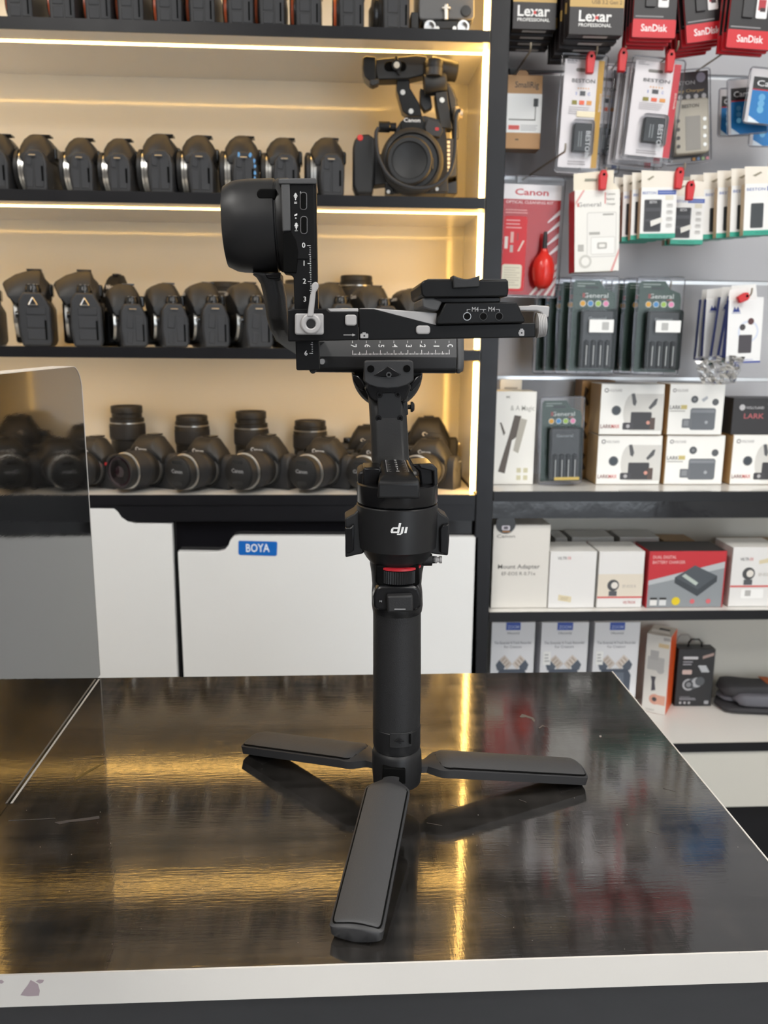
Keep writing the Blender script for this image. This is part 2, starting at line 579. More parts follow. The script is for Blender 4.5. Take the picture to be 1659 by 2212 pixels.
mark([(18, 1772), (120, 1767), (120, 1768), (18, 1773.5)], '5A5654')
mark([(118, 1776), (150, 1771), (190, 1766), (214, 1762), (215, 1768), (190, 1772), (150, 1776), (128, 1781)], '55504E')
mark([(160, 1683), (190, 1664), (222, 1648), (224, 1650), (192, 1668), (163, 1685)], '7A6434')
mark([(1122, 1548), (1128, 1542), (1140, 1546), (1152, 1550), (1156, 1556), (1154, 1560), (1148, 1553), (1136, 1549), (1126, 1550)], '5E5854')
mark([(1163, 1572), (1172, 1566), (1180, 1571), (1172, 1569), (1166, 1574)], '5A5450')
mark([(1294, 1589), (1299, 1588), (1300, 1592), (1296, 1593)], '8A8480')
rs = random.Random(11)
for q in range(70):
    x, y = rs.uniform(40, 1600), rs.uniform(1480, 2060)
    if x > 1320 + (y - 1452) * .78:
        continue
    s_ = rs.uniform(.6, 1.5)
    mark([(x, y), (x + s_, y + .3), (x + s_ * .8, y + s_), (x - .2, y + s_ * .8)], rs.choice(['B8B2AC', '9A948E', '8A8480']))
for q in range(16):
    x, y = rs.uniform(900, 1500), rs.uniform(1700, 2040)
    if x > 1320 + (y - 1452) * .78 - 60:
        continue
    l_, sl_ = rs.uniform(10, 40), rs.uniform(-.2, .5)
    mark([(x, y), (x + l_, y + l_ * sl_), (x + l_, y + l_ * sl_ + .7), (x, y + .7)], '5A5450')
tag(mk.build('scratches', cnt, CO), kind='stuff')

# black mirror-like partition standing on the counter at the left
zt = 1.1874
ptn = MB()
prof = [(TB + 0.006, T + .0004), (TB + 0.006, zt - 0.03)] + [(TB + 0.006 - 0.022 + 0.022 * math.cos(math.radians(a)), zt - 0.022 + 0.022 * math.sin(math.radians(a))) for a in range(10, 91, 10)] + [(0.10, zt), (0.10, T + .0004)]
ptn.prism([(-0.2254, y, z) for y, z in prof], (-0.0165, 0, 0), 'partition_black')
po = thing('partition_panel', 'tall mirror-like black partition panel with rounded corner on the counter', 'panel', (-0.233, 0.43, T))
ptn.build('board', po, po.location)
eb = MB()
n = len(prof) - 2
ring = []
for i in range(n + 1):
    y, z = prof[i]
    ring.append((y, z))
for (y0, z0), (y1, z1) in zip(ring[:-1], ring[1:]):
    d = Vector((y1 - y0, z1 - z0)).normalized() * 0.0006
    nn = (d.y * -1.0, d.x)
    nn = (-nn[0], -nn[1])
    eb.add([(-0.2250, y0, z0), (-0.2250, y1, z1), (-0.2422, y1, z1), (-0.2422, y0, z0),
            (-0.2250, y0 + nn[0], z0 + nn[1]), (-0.2250, y1 + nn[0], z1 + nn[1]), (-0.2422, y1 + nn[0], z1 + nn[1]), (-0.2422, y0 + nn[0], z0 + nn[1])],
           [(0, 1, 2, 3), (7, 6, 5, 4), (0, 4, 5, 1), (1, 5, 6, 2), (2, 6, 7, 3), (3, 7, 4, 0)], 'edge_white')
eb.build('edge_band', po, po.location)
pbr('bracket_grey', (0.04, 0.04, 0.042), 0.45, spec=0.3)
# ================================================================ handheld gimbal on its mini tripod
GY = 0.521
GO = Vector((0.0380, GY, T))
gim = thing('gimbal_stabilizer', 'black handheld camera gimbal with dji lettering standing on a three-legged mini tripod', 'gimbal', GO)


def trace(name, pts, Y, th, mat, parent=gim, bevel=0.0006, seg=2, smooth=None):
    return MB().prism([PY(x, y, Y) for x, y in pts], (0, th, 0), mat).build(name, parent, GO, bevel=bevel, seg=seg, smooth=smooth)


def axis_rings(rows, Y=GY, seg=48):
    """rows of (left px, right px, y px) measured at the axis plane -> circles"""
    rings = []
    for xl, xr, y in rows:
        a, b = PY(xl, y, Y), PY(xr, y, Y)
        c, r = (a + b) / 2, (b - a).length / 2
        rings.append([(c.x + r * math.cos(2 * PI * i / seg), c.y + r * math.sin(2 * PI * i / seg), c.z) for i in range(seg)])
    return rings[::-1]


def turned(name, rows, mat, parent=gim, smooth=35, Y=GY, seg=48):
    return MB().loft(axis_rings(rows, Y, seg), mat).build(name, parent, GO, smooth=smooth)


def marks(name, items, parent, mat='mark_white'):
    """flat print: list of ('p', pts, Y) polygons or ('t', string, px, py, Y, height_px, rot, width_px)"""
    mb = MB()
    for it in items:
        if it[0] == 'p':
            mb.prism([PY(x, y, it[2]) for x, y in it[1]], (0, 0.00012, 0), mat)
        else:
            _, s, x, y, Y, hp, rot, wp = it
            k = Y / (F_PX * 0.98)
            mb.text(s, mat, at(PY(x, y, Y), FRONT @ Matrix.Rotation(math.radians(rot), 4, 'Z')), height=hp * k * 1.9, width=wp * k if wp else None, bold=0.004)
    return tag(mb.build(name, parent, GO), kind='stuff')


def quad(x0, y0, x1, y1):
    return [(x0, y0), (x1, y0), (x1, y1), (x0, y1)]


# ---- tripod hub and handle
hub = turned('tripod_hub', [(812, 903, 1611), (806, 908, 1616), (804, 910, 1622), (804, 911, 1660), (806, 908, 1684), (811, 903, 1687)], 'gimbal_black')
grip = turned('grip', [(805, 909, 1316), (806, 909, 1326), (806, 909, 1440), (805.5, 908, 1530), (805, 907, 1562)], 'grip_rubber')
base = turned('battery_base', [(806, 906, 1563), (805, 908, 1564.5), (806, 908, 1604), (808, 906, 1611), (812, 902, 1614)], 'gimbal_black')
# usb cover curved round the base
mb = MB()
c0 = PY(857, 1590, GY)
z0, z1 = PY(860, 1616, GY - 0.0165).z, PY(860, 1584, GY - 0.0165).z
rr = 0.0168
ring = []
a0, a1 = -1.93, -0.985
for k in range(13):
    a = a0 + (a1 - a0) * k / 12
    ring.append((c0.x + rr * math.cos(a), c0.y + rr * math.sin(a)))
rings = [[(x, y, z0), (x, y, z1), (c0.x + (x - c0.x) * 0.96, c0.y + (y - c0.y) * 0.96, z1), (c0.x + (x - c0.x) * 0.96, c0.y + (y - c0.y) * 0.96, z0)] for x, y in ring]
mb.loft(rings, 'gimbal_soft')
cov = mb.build('usb_cover', base, GO, bevel=0.0012, seg=3)
mb = MB()
for s in (0,):
    mb.prism([PY(x, y, GY - 0.0164) for x, y in quad(884.5, 1587, 888, 1607)], (0, 0.001, 0), 'dark_hole')
mb.tube([PY(850, 1601, GY - 0.0177), PY(873, 1601, GY - 0.0177)], 0.0003, 'gimbal_gloss', 6)
mb.tube([PY(855, 1601, GY - 0.0177), PY(862, 1596.5, GY - 0.0177), PY(867, 1596.5, GY - 0.0177)], 0.0003, 'gimbal_gloss', 6)
mb.tube([PY(857, 1601, GY - 0.0177), PY(863, 1605, GY - 0.0177), PY(867, 1605, GY - 0.0177)], 0.0003, 'gimbal_gloss', 6)
mb.build('usb_mark', base, GO)
# socket in the hub for the front leg
trace('leg_socket', [(828, 1659), (876, 1662), (876, 1694), (826, 1692)], GY - 0.0185, 0.006, 'dark_hole', hub)

# ---- tripod legs


def leg(tip, root, w, name='leg', tip_z=0.0065, root_z=0.0225):
    p0 = Vector((root[0], root[1], T + root_z))
    p1 = Vector((tip[0], tip[1], T + tip_z))
    d = (p1 - p0)
    L = d.length
    ux = d.normalized()
    uy = Vector((0, 0, 1)).cross(ux).normalized()
    uz = ux.cross(uy)
    M = Matrix(((ux.x, uy.x, uz.x, p0.x), (ux.y, uy.y, uz.y, p0.y), (ux.z, uy.z, uz.z, p0.z), (0, 0, 0, 1)))

    def halfw(s):
        if s < 0.055:
            return w * 0.36
        if s < 0.15:
            t = (s - 0.055) / 0.095
            return w * (0.36 + 0.64 * math.sin(t * PI / 2))
        if s > 0.975:
            t = (s - 0.975) / 0.025
            return w * (0.75 + 0.25 * math.sqrt(max(0, 1 - t * t)))
        return w

    def shell(s_list, inset, top, bot, crown, mat, mbx, edge=None):
        rings = []
        n = 12
        for s, kx in s_list:
            hw = max(0.001, (halfw(s) - inset) * kx)
            dip = -0.0035 * max(0.0, (0.17 - s) / 0.17) if s < 0.17 else 0.0
            r = []
            for i in range(n + 1):
                v = -1 + 2 * i / n
                r.append((s * L, v * hw, top + dip + crown * (1 - v * v) * min(1.0, hw / w)))
            for i in range(n + 1):
                v = 1 - 2 * i / n
                r.append((s * L, v * hw * 0.96, bot + dip * 0.6 + 0.0018 * v * v + 0.8 * crown * (1 - v * v) * 0.25))
            rings.append(r)
        mbx.loft(rings, mat, M)
    ss = [(k / 40.0, 1.0) for k in range(0, 39)] + [(0.976, 1), (0.984, .97), (0.992, .9), (0.998, .8), (1.0, .7)]
    mb = MB()
    shell(ss, 0.0, 0.0022, -0.0055, 0.0030, 'leg_body', mb)
    o = mb.build(name, gim, GO, smooth=42, bevel=None)
    sp_ = [(0.105, .30), (0.11, .55), (0.12, .78), (0.135, .92), (0.155, 1.0)] + [(k / 40.0, 1.0) for k in range(7, 38)] + [(0.958, .99), (0.968, .95), (0.974, .88), (0.977, .78)]
    mb = MB()
    shell([(a - (0.006 if i < 3 else -0.004 if i > len(sp_) - 4 else 0), b) for i, (a, b) in enumerate(sp_)], 0.0010, 0.0032, 0.0005, 0.0030, 'dark_hole', mb)
    mb.build('pad_seam', o, GO, smooth=42)
    mb = MB()
    shell(sp_, 0.0019, 0.0038, 0.0005, 0.0031, 'leg_pad', mb)
    mb.build('leg_pad', o, GO, smooth=42)
    mb = MB()
    mb.box((L * 0.86, -w * 0.5, -0.0063), (L * 0.99, w * 0.5, -0.0045), 'gimbal_black', M)
    mb.build('foot', o, GO, bevel=0.001)
    return o


hx, hy = GO.x, GO.y
for (px, py), hz in (((545, 1597), .0285), ((1255, 1660), .0285), ((768, 2013), .0305)):
    tp = PZ(px, py, T + 0.0085)
    d = Vector((tp.x - hx, tp.y - hy)).normalized()
    leg((tp.x, tp.y), (hx + d.x * 0.0155, hy + d.y * 0.0155), 0.0145, root_z=hz)

# ---- neck, trigger and dial
neck = turned('neck', [(800, 915, 1200), (799, 916, 1216), (802, 912, 1236), (804, 910, 1260), (803, 912, 1276), (803, 913, 1305), (805, 911, 1318), (808, 907, 1322)], 'gimbal_black')
YN = GY - 0.0195
trace('trigger_housing', [(812, 1272), (822, 1266), (894, 1265), (906, 1270), (911, 1286), (911, 1310), (900, 1321), (815, 1321), (808, 1312), (806, 1290)], YN + 0.0012, 0.012, 'gimbal_gloss', neck, bevel=0.002, seg=3)
trig = trace('trigger', [(836, 1288), (892, 1286), (893, 1322), (837, 1325)], YN - 0.004, 0.010, 'gimbal_soft', neck, bevel=0.0014, seg=3)
marks('trigger_mark', [('p', quad(852, 1315, 876, 1317), YN - 0.0043)], trig, 'mark_grey')
marks('side_lettering', [('t', 'M', 822, 1301, YN - 0.0008, 3.4, -8, 5)], neck, 'mark_grey')
trace('dial_recess', [(813, 1222), (905, 1220), (907, 1262), (900, 1266), (820, 1266), (811, 1258)], YN + 0.003, 0.01, 'dark_hole', neck, bevel=0.001)
YD = GY - 0.0058
dz1, dz0 = PY(860, 1228, GY - 0.019).z, PY(860, 1262, GY - 0.019).z
mb = MB()
dc = PY(860, 1240, YD)
n = 120
for (za, zb, r0) in ((dz0, dz1 - 0.0024, 0.0147),):
    rings = []
    for z, k in ((za - 0.0006, 0.94), (za, 1.0), (zb, 1.0), (zb + 0.0004, .96)):
        rings.append([(dc.x + (r0 - (0.0005 if (i % 2) else 0.0)) * k * math.cos(2 * PI * i / n), dc.y + (r0 - (0.0005 if (i % 2) else 0.0)) * k * math.sin(2 * PI * i / n), z) for i in range(n)])
    mb.loft(rings, 'gimbal_black')
dial = mb.build('dial', neck, GO)
mb = MB().lathe([(0.0140, dz1 - 0.0019), (0.0148, dz1 - 0.0016), (0.0148, dz1 - 0.0003), (0.0141, dz1)], 'ring_red', at((dc.x, dc.y, 0)), seg=48)
mb.build('dial_ring', neck, GO, smooth=40)
# side joystick shaft
mb = MB()
p = PY(926, 1209, GY - 0.004)
mb.lathe([(0.004, -0.004), (0.004, 0.002), (0.0024, 0.0024), (0.0024, 0.0040)], 'gimbal_black', at(p, AX_X), seg=20)
mb.lathe([(0.0024, 0.003), (0.0024, 0.0052), (0.0018, 0.0054), (0.0018, 0.0068), (0.0024, 0.007), (0.0024, 0.0084)], 'anodised_grey', at(p, AX_X), seg=20)
mb.build('side_knob', neck, GO, smooth=35)

# ---- pan motor
pan = turned('pan_motor', [(772, 943, 1086), (770, 945, 1088), (771, 945, 1130), (775, 942, 1178), (781, 935, 1184), (790, 927, 1200), (801, 914, 1213)], 'gimbal_black', seg=64)
turned('pan_ring', [(774, 942, 1040), (771, 945, 1043), (771, 945, 1080), (773, 943, 1083), (776, 940, 1085)], 'gimbal_gloss', pan, seg=64)
for sgn, name in ((-1, 'side_mount'), (1, 'side_mount')):
    if sgn < 0:
        pts = [(770, 1104), (765, 1110), (745, 1121), (747, 1165), (746, 1205), (771, 1199), (786, 1196), (782, 1100)]
        p2 = [(745, 1140), (757, 1140), (765, 1132), (765, 1190), (755, 1196), (747, 1196)]
    else:
        pts = [(946, 1102), (953, 1110), (970, 1120), (971, 1165), (968, 1201), (945, 1198), (930, 1196), (934, 1100)]
        p2 = [(971, 1132), (957, 1134), (951, 1142), (951, 1195), (960, 1197), (968, 1197)]
    sm = trace(name, pts, GY - 0.006, 0.022, 'gimbal_black', pan, bevel=0.001)
    trace('mount_plate', p2, GY - 0.009, 0.004, 'gimbal_gloss', pan, bevel=0.0008)


# dji lettering: drawn strokes wrapped on the motor front
def on_pan(x, y, off=0.00015):
    c = PY(857.5, y, GY)
    r = (PY(945, 1110, GY) - PY(770, 1110, GY)).length / 2 + off
    d = ray(x, y)
    ox, oy = CAM.x - c.x, CAM.y - c.y
    A, B, C_ = d.x * d.x + d.y * d.y, 2 * (ox * d.x + oy * d.y), ox * ox + oy * oy - r * r
    t = (-B - math.sqrt(max(0, B * B - 4 * A * C_))) / (2 * A)
    return CAM + d * t


mb = MB()
sl = -0.22       # slant
for poly in ([(-16, 12), (-16, 6), (-13, 2), (-2, 2), (-2, 5.5), (-11, 5.5), (-11, 11), (-1.5, 11), (-1.5, 14.5), (-14, 14.5)],
             [(-2, -7), (3, -7), (3, 14.5), (-2, 14.5)],
             [(6, 1.5), (11, 1.5), (11, 15), (7, 18.5), (-1, 18.5), (-1, 15.5), (6, 15.5)],
             [(14, 1.5), (19, 1.5), (19, 14.5), (14, 14.5)]):
    pts = [on_pan(861 + x + sl * (y - 6), 1137 + y) for x, y in poly]
    k = len(mb.v)
    mb.add(pts, [tuple(range(len(pts) - 1, -1, -1))], 'mark_white')
mb.build('lettering', pan, GO)

# ---- pan arm: block over the motor, then the post rising to the roll motor
def sec(xl, xr, y, Y, th, ch=0.002):
    """rectangular section facing the viewer, chamfered, th deep"""
    a, b = PY(xl, y, Y), PY(xr, y, Y)
    return a, b


blk = MB()
zb = PY(860, 1078, GY - 0.028).z
A = [PY(817, 1040, GY - 0.0245), PY(908, 1037, GY - 0.0245)]
rows = []
xs = [(815, 908, 1078, -0.0280), (815, 908, 1043, -0.0284), (819, 905, 1034, -0.0262), (826, 896, 1024, -0.0160), (823, 882, 992, 0.026)]
ring_l = [PY(a_, y_, GY + o_) for a_, b_, y_, o_ in xs]
ring_r = [PY(b_, y_, GY + o_) for a_, b_, y_, o_ in xs]
bl = [Vector((p.x, p.y, p.z)) for p in ring_l] + [Vector((ring_l[-1].x, GY + 0.026, zb))]
br = [Vector((p.x, p.y, p.z)) for p in ring_r] + [Vector((ring_r[-1].x, GY + 0.026, zb))]
blk.loft([bl, br], 'gimbal_black')
arm = blk.build('pan_arm', gim, GO, bevel=0.0016, seg=3)
mb = MB()
# printed scale on the sloping top of the block


def on_top(u, v, off=0.0003):
    a_, b_ = ring_l[3].lerp(ring_l[4], v), ring_r[3].lerp(ring_r[4], v)
    n_ = (ring_r[3] - ring_l[3]).cross(ring_l[4] - ring_l[3]).normalized()
    return a_.lerp(b_, u) + n_ * off


def top_quad(u0, v0, u1, v1):
    mb.add([on_top(u0, v0), on_top(u1, v0), on_top(u1, v1), on_top(u0, v1)], [(0, 1, 2, 3)], 'mark_grey')


top_quad(0.15, 0.10, 0.17, 0.92)
top_quad(0.83, 0.10, 0.85, 0.92)
for k in range(11):
    v = 0.12 + k * 0.078
    top_quad(0.17, v, 0.24 if k % 2 else 0.30, v + 0.012)
    top_quad(0.76 if k % 2 else 0.70, v, 0.83, v + 0.012)
for k in range(6):
    p = on_top(0.5, 0.12 + k * 0.15)
    ux = (on_top(0.6, .5) - on_top(0.5, .5)).normalized()
    uy = (on_top(0.5, .6) - on_top(0.5, .5)).normalized()
    uz = ux.cross(uy)
    M = Matrix(((ux.x, uy.x, uz.x, p.x), (ux.y, uy.y, uz.y, p.y), (ux.z, uy.z, uz.z, p.z), (0, 0, 0, 1)))
    mb.text(str(k), 'mark_white', M, height=0.0042)
tag(mb.build('scale_print', arm, GO), kind='stuff')
# locks on both sides of the block
trace('arm_lock', [(785, 1010), (822, 1010), (824, 1020), (817, 1040), (817, 1062), (800, 1060), (783, 1048)], GY - 0.012, 0.022, 'gimbal_gloss', pan, bevel=0.0012)
trace('arm_lock', [(773, 1022), (783, 1017), (812, 1020), (812, 1052), (773, 1046)], GY - 0.006, 0.03, 'gimbal_black', pan, bevel=0.0015)
lk = trace('arm_lock', [(889, 1003), (928, 1001), (938, 1008), (940, 1046), (917, 1052), (909, 1050), (906, 1020)], GY - 0.012, 0.026, 'gimbal_gloss', pan, bevel=0.0012)
trace('lock_lever', [(906, 1003), (934, 1002), (945, 1012), (946, 1048), (938, 1051), (936, 1018), (908, 1012)], GY - 0.016, 0.005, 'gimbal_black', lk, bevel=0.0008)
# rising post
mb = MB()
rings = []
for xl, xr, y, Y, th in ((815, 893, 1018, GY + 0.012, 0.026), (805, 886, 1003, GY + 0.026, 0.022), (804, 885, 985, GY + 0.031, 0.02), (802, 882, 930, GY + 0.037, 0.02), (799, 879, 880, GY + 0.042, 0.022), (797, 884, 856, GY + 0.046, 0.026)):
    a_, b_ = PY(xl, y, Y), PY(xr, y, Y)
    c_ = 0.004
    rings.append([(a_.x, Y + c_, a_.z), (a_.x + c_, Y, a_.z), (b_.x - c_, Y, a_.z), (b_.x, Y + c_, a_.z), (b_.x, Y + th, a_.z), (a_.x, Y + th, a_.z)])
mb.loft(rings, 'gimbal_soft')
post = mb.build('arm_post', arm, GO, bevel=0.0012, seg=3)
YP = GY + 0.0405
trace('post_cover', [(815, 848), (866, 848), (866, 893), (872, 900), (871, 908), (862, 911), (822, 911), (812, 908), (811, 899), (816, 893)], YP - 0.0008, 0.004, 'gimbal_black', arm, bevel=0.0006)
mb = MB()
for x, y in ((817.6, 903.5), (864.5, 903.5), (859.7, 852), (820, 853)):
    mb.lathe([(0.0021, 0), (0.0021, 0.0008), (0.0015, 0.0009)], 'gimbal_gloss', at(PY(x, y, YP - 0.0012), AX_Y), seg=16)
    mb.lathe([(0.0010, -0.0002), (0.0010, 0.0004)], 'dark_hole', at(PY(x, y, YP - 0.0012), AX_Y), seg=6)
mb.build('screw', arm, GO, smooth=40)
trace('post_block', [(869, 868), (880, 868), (882, 896), (872, 899)], YP + 0.003, 0.01, 'gimbal_black', arm, bevel=0.0006)
mb = MB().lathe([(0.0016, 0), (0.0016, 0.002), (0.0036, 0.002), (0.0036, 0.0032), (0.0024, 0.0044), (0.0, 0.0046)], 'gimbal_black', at(PY(881, 879, YP + 0.008), AX_X), seg=24)
mb.build('thumb_screw', arm, GO, smooth=40)

# ---- roll motor, bracket and sliding bar
YR = GY + 0.062
c = PY(837, 806, YR + 0.012)
mb = MB()
rm = 0.0250
mb.lathe([(rm * 0.93, 0), (rm, 0.003), (rm, 0.026), (rm * 0.9, 0.034), (0.006, 0.036)], 'gimbal_black', at((c.x, YR + 0.010, c.z), AX_Y), seg=56)
roll = mb.build('roll_motor', gim, GO, smooth=35)
for pts in ([(761, 808), (775, 812), (784, 824), (790, 840), (784, 846), (770, 834), (763, 822)], [(913, 808), (899, 814), (888, 830), (882, 845), (890, 846), (903, 832), (911, 820)]):
    trace('motor_flange', pts, YR + 0.002, 0.012, 'gimbal_gloss', roll, bevel=0.0012)
trace('motor_throat', [(795, 822), (882, 822), (889, 836), (878, 862), (868, 869), (812, 869), (798, 860), (788, 840)], YP - 0.0002, 0.022, 'gimbal_gloss', roll, bevel=0.0015)
brk = trace('bar_bracket', [(787, 783), (791, 779), (888, 778), (893, 782), (894, 822), (880, 832), (860, 838), (838, 840), (815, 838), (797, 832), (786, 824)], YP - 0.003, 0.014, 'bracket_grey', roll, bevel=0.001)
trace('bracket_inset', [(838, 791), (867, 809), (857, 813), (838, 815), (815, 813), (807, 811)], YP - 0.0036, 0.002, 'gimbal_gloss', roll, bevel=0.0004)
mb = MB()
for x, y in ((801, 797), (879, 796.5)):
    mb.lathe([(0.0024, 0), (0.0024, 0.0012)], 'dark_hole', at(PY(x, y, YP - 0.0036), AX_Y), seg=24)
mb.build('bracket_hole', roll, GO)
mb = MB().lathe([(0.0018, 0), (0.0018, 0.001)], 'bar_grey', at(PY(840, 809.5, YP - 0.0044), AX_Y), seg=20)
mb.lathe([(0.001, -0.0002), (0.001, 0.0004)], 'dark_hole', at(PY(840, 809.5, YP - 0.0044), AX_Y), seg=6)
mb.build('bracket_screw', roll, GO)
# bar: section in YZ pushed along X
zA, zM, zL, zB = PY(860, 708, YR + 0.008).z, PY(860, 771, YR).z, PY(860, 797, YR).z, PY(860, 806, YR + 0.003).z
xa, xb = PY(690, 770, YR).x, PY(988, 770, YR).x
secp = [(YR, zM), (YR + 0.0006, zL), (YR + 0.004, zB), (YR + 0.012, zB), (YR + 0.012, zA), (YR + 0.0075, zA)]
mb = MB()
mb.loft([[(xa - 0.004, y + 0.002, z) for y, z in secp], [(xa, y, z) for y, z in secp], [(xb, y, z) for y, z in secp]], 'bar_grey')
mb.mi = [mb.slot('gimbal_black') if (all(abs(mb.v[i].z - zA) > 1e-4 for i in f)) else mi for f, mi in zip(mb.f, mb.mi)]  # upper face stays lighter grey: the light on it is painted into the colour
bar = mb.build('roll_bar', gim, GO, bevel=0.0012, seg=3)
xc = PY(1004, 770, YR).x
mb = MB()
mb.loft([[(xb + 0.0002, y, z) for y, z in secp], [(xc - 0.003, y, z) for y, z in secp], [(xc, 0.6 * y + 0.4 * (YR + 0.006), zM + (z - zM) * 0.82) for y, z in secp]], 'bar_grey')
mb.build('bar_end_cap', bar, GO, bevel=0.0008)
# scale on the sloping upper face


def on_bar(x, y, off=0.0002):
    # plane through (YR, zM) and (YR+.0075, zA)
    n_ = Vector((0, -(zA - zM), 0.0075)).normalized()
    p0 = Vector((0, YR, zM)) + n_ * off
    d = ray(x, y)
    t = (p0 - CAM).dot(n_) / d.dot(n_)
    return CAM + d * t


mb = MB()


def bq(x0, y0, x1, y1):
    mb.add([on_bar(x0, y1), on_bar(x1, y1), on_bar(x1, y0), on_bar(x0, y0)], [(0, 1, 2, 3)], 'mark_white')


for k in range(71):
    x = 970.5 - k * 2.98
    yy = 765.5 + k * 0.02
    hgt = 10 if k % 10 == 0 else (6.5 if k % 5 == 0 else 3)
    bq(x - 0.45, yy - hgt, x + 0.45, yy)
    if k % 10 == 0:
        bq(x - 0.9, 736, x - 0.1, 741)
        p = on_bar(x - 3.8, 747.6)
        mb.text(str(k // 10), 'mark_white', at(p, FRONT @ Matrix.Rotation(math.radians(-90), 4, 'Z')), height=0.0056)
tag(mb.build('scale_print', bar, GO), kind='stuff')
mb = MB().lathe([(0.0018, 0), (0.0022, 0.001), (0.0022, 0.005)], 'steel', at(PY(696, 781, YR - 0.003), AX_Y), seg=16)
mb.build('stop_screw', bar, GO, smooth=40)

# ---- curved roll arm running forward to the tilt motor
mb = MB()
outer = [(541, 590), (552, 598), (561, 612), (566, 632), (570, 655), (575, 688), (582, 714), (594, 736), (618, 754), (641, 768)]
inner = [(606, 590), (606, 602), (610, 622), (614, 640), (616, 665), (619, 690), (622, 712), (634, 734), (660, 738), (690, 738)]
rings = []
n = len(outer)
for k in range(n):
    t = k / (n - 1)
    Yc = 0.472 + 0.012 * t + (0.072 * max(0, (t - 0.6) / 0.4) ** 1.4)
    a_, b_ = PY(*outer[k], Yc), PY(*inner[k], Yc)
    th = 0.026 - 0.006 * t
    m_ = 0.25
    rings.append([tuple(a_ + Vector((0, 0.005, 0))), tuple(a_.lerp(b_, m_)), tuple(a_.lerp(b_, 1 - m_)), tuple(b_ + Vector((0, 0.005, 0))), tuple(b_ + Vector((0, th, 0))), tuple(a_ + Vector((0, th, 0)))])
rings.append([tuple(Vector(p) + Vector((0.004, YR + 0.004 - 0.556, 0.0))) for p in rings[-1]])
mb.loft(rings, 'gimbal_soft')
mb.build('roll_arm', gim, GO, bevel=0.002, seg=3, smooth=50)

# ---- tilt motor
YT = 0.483
a_, b_ = PY(487, 491, YT), PY(602, 488.5, YT)
k = (b_ - a_)
ex = k.normalized()
ey = Vector((0, 1, 0)) - ex * ex.y
ey.normalize()
ez = ex.cross(ey)
M = Matrix(((ey.x, ez.x, ex.x, a_.x), (ey.y, ez.y, ex.y, a_.y), (ey.z, ez.z, ex.z, a_.z), (0, 0, 0, 1)))
R_ = (PY(600, 386, YT).z - PY(600, 591, YT).z) / 2 * 0.985
Lm = k.length
mb = MB().lathe([(R_ * 0.50, 0.0015), (R_ * 0.74, 0.0), (R_ * 0.86, 0.0006), (R_ * 0.955, 0.0052), (R_ * 0.985, 0.009), (R_, Lm * 0.5), (R_, Lm - 0.0012), (R_ * 0.97, Lm - 0.0006), (R_ * 0.97, Lm)], 'gimbal_black', M, seg=72)
tilt = mb.build('tilt_motor', gim, GO, smooth=32)
MB().lathe([(R_ * 0.985, Lm + 0.0002), (R_ * 1.003, Lm + 0.001), (R_ * 1.003, Lm + 0.006), (R_ * 0.985, Lm + 0.0072)], 'gimbal_black', M, seg=72).build('motor_ring', tilt, GO, smooth=32)
sl = [(554, 418), (557, 410), (563, 407), (597, 407), (597, 431), (563, 431), (557, 428)]
trace('motor_slot', sl, YT - R_ * 0.895, 0.004, 'dark_hole', tilt, bevel=0.0008)
trace('arm_boss', [(542, 588), (608, 590), (606, 606), (580, 606), (566, 596)], 0.4735, 0.018, 'gimbal_soft', tilt, bevel=0.001)
trace('boss_panel', [(570, 590), (607, 588), (606, 602), (578, 602)], 0.4718, 0.004, 'gimbal_gloss', tilt, bevel=0.0008)

# ---- upright plate with ports and scale
YU = 0.453
plate = trace('tilt_plate', [(611, 386), (680, 385), (683, 388), (686, 600), (690.5, 797), (688, 800), (642, 800), (640, 797), (634, 600), (628, 592), (613, 590)], YU, 0.013, 'gimbal_deep', gim, bevel=0.0009)
trace('plate_inset', [(627, 399), (679, 398), (682, 560), (632, 560), (628, 500)], YU - 0.0006, 0.003, 'gimbal_deep', plate, bevel=0.0004)
trace('plate_side', [(607, 397), (626, 397), (628, 498), (610, 500)], YU - 0.0012, 0.004, 'bar_grey', plate, bevel=0.0006)
trace('plate_hollow', [(611, 503), (631, 501), (641, 520), (645, 545), (640, 590), (612, 588)], YU - 0.0007, 0.003, 'dark_hole', plate, bevel=0.0004)
trace('plate_top', [(601, 385.5), (681, 384.5), (684, 388), (684, 397), (602, 397)], YU - 0.0016, 0.03, 'bar_grey', plate, bevel=0.0008)  # lit top surface, its light painted in as a lighter grey
trace('plate_tip', [(667, 799), (683, 799), (682, 805), (676, 808), (671, 806)], YU + 0.002, 0.006, 'gimbal_black', plate, bevel=0.0008)
for cx, cy in ((655.5, 434), (656.5, 486)):
    o = trace('usb_port', rrect(cx - 7.5, cy - 19, cx + 7.5, cy + 19, 6), YU - 0.0010, 0.003, 'steel', plate, bevel=None)
    trace('port_opening', rrect(cx - 6.4, cy - 17.9, cx + 6.4, cy + 17.9, 5.2), YU - 0.0013, 0.003, 'dark_hole', o, bevel=None)
ms = []
for cx, cy, s in ((638.5, 423, 1), (640, 487, 1)):
    ms += [('p', quad(cx - 1, cy - 6, cx + 1, cy + 9), YU - 0.0008), ('p', quad(cx - 4, cy - 1, cx + 4, cy + 1.4), YU - 0.0008), ('p', quad(cx - 2.6, cy - 4.4, cx + 2.6, cy - 1.6), YU - 0.0008), ('p', quad(cx - 2.6, cy + 2.4, cx + 2.6, cy + 4.4), YU - 0.0008)]
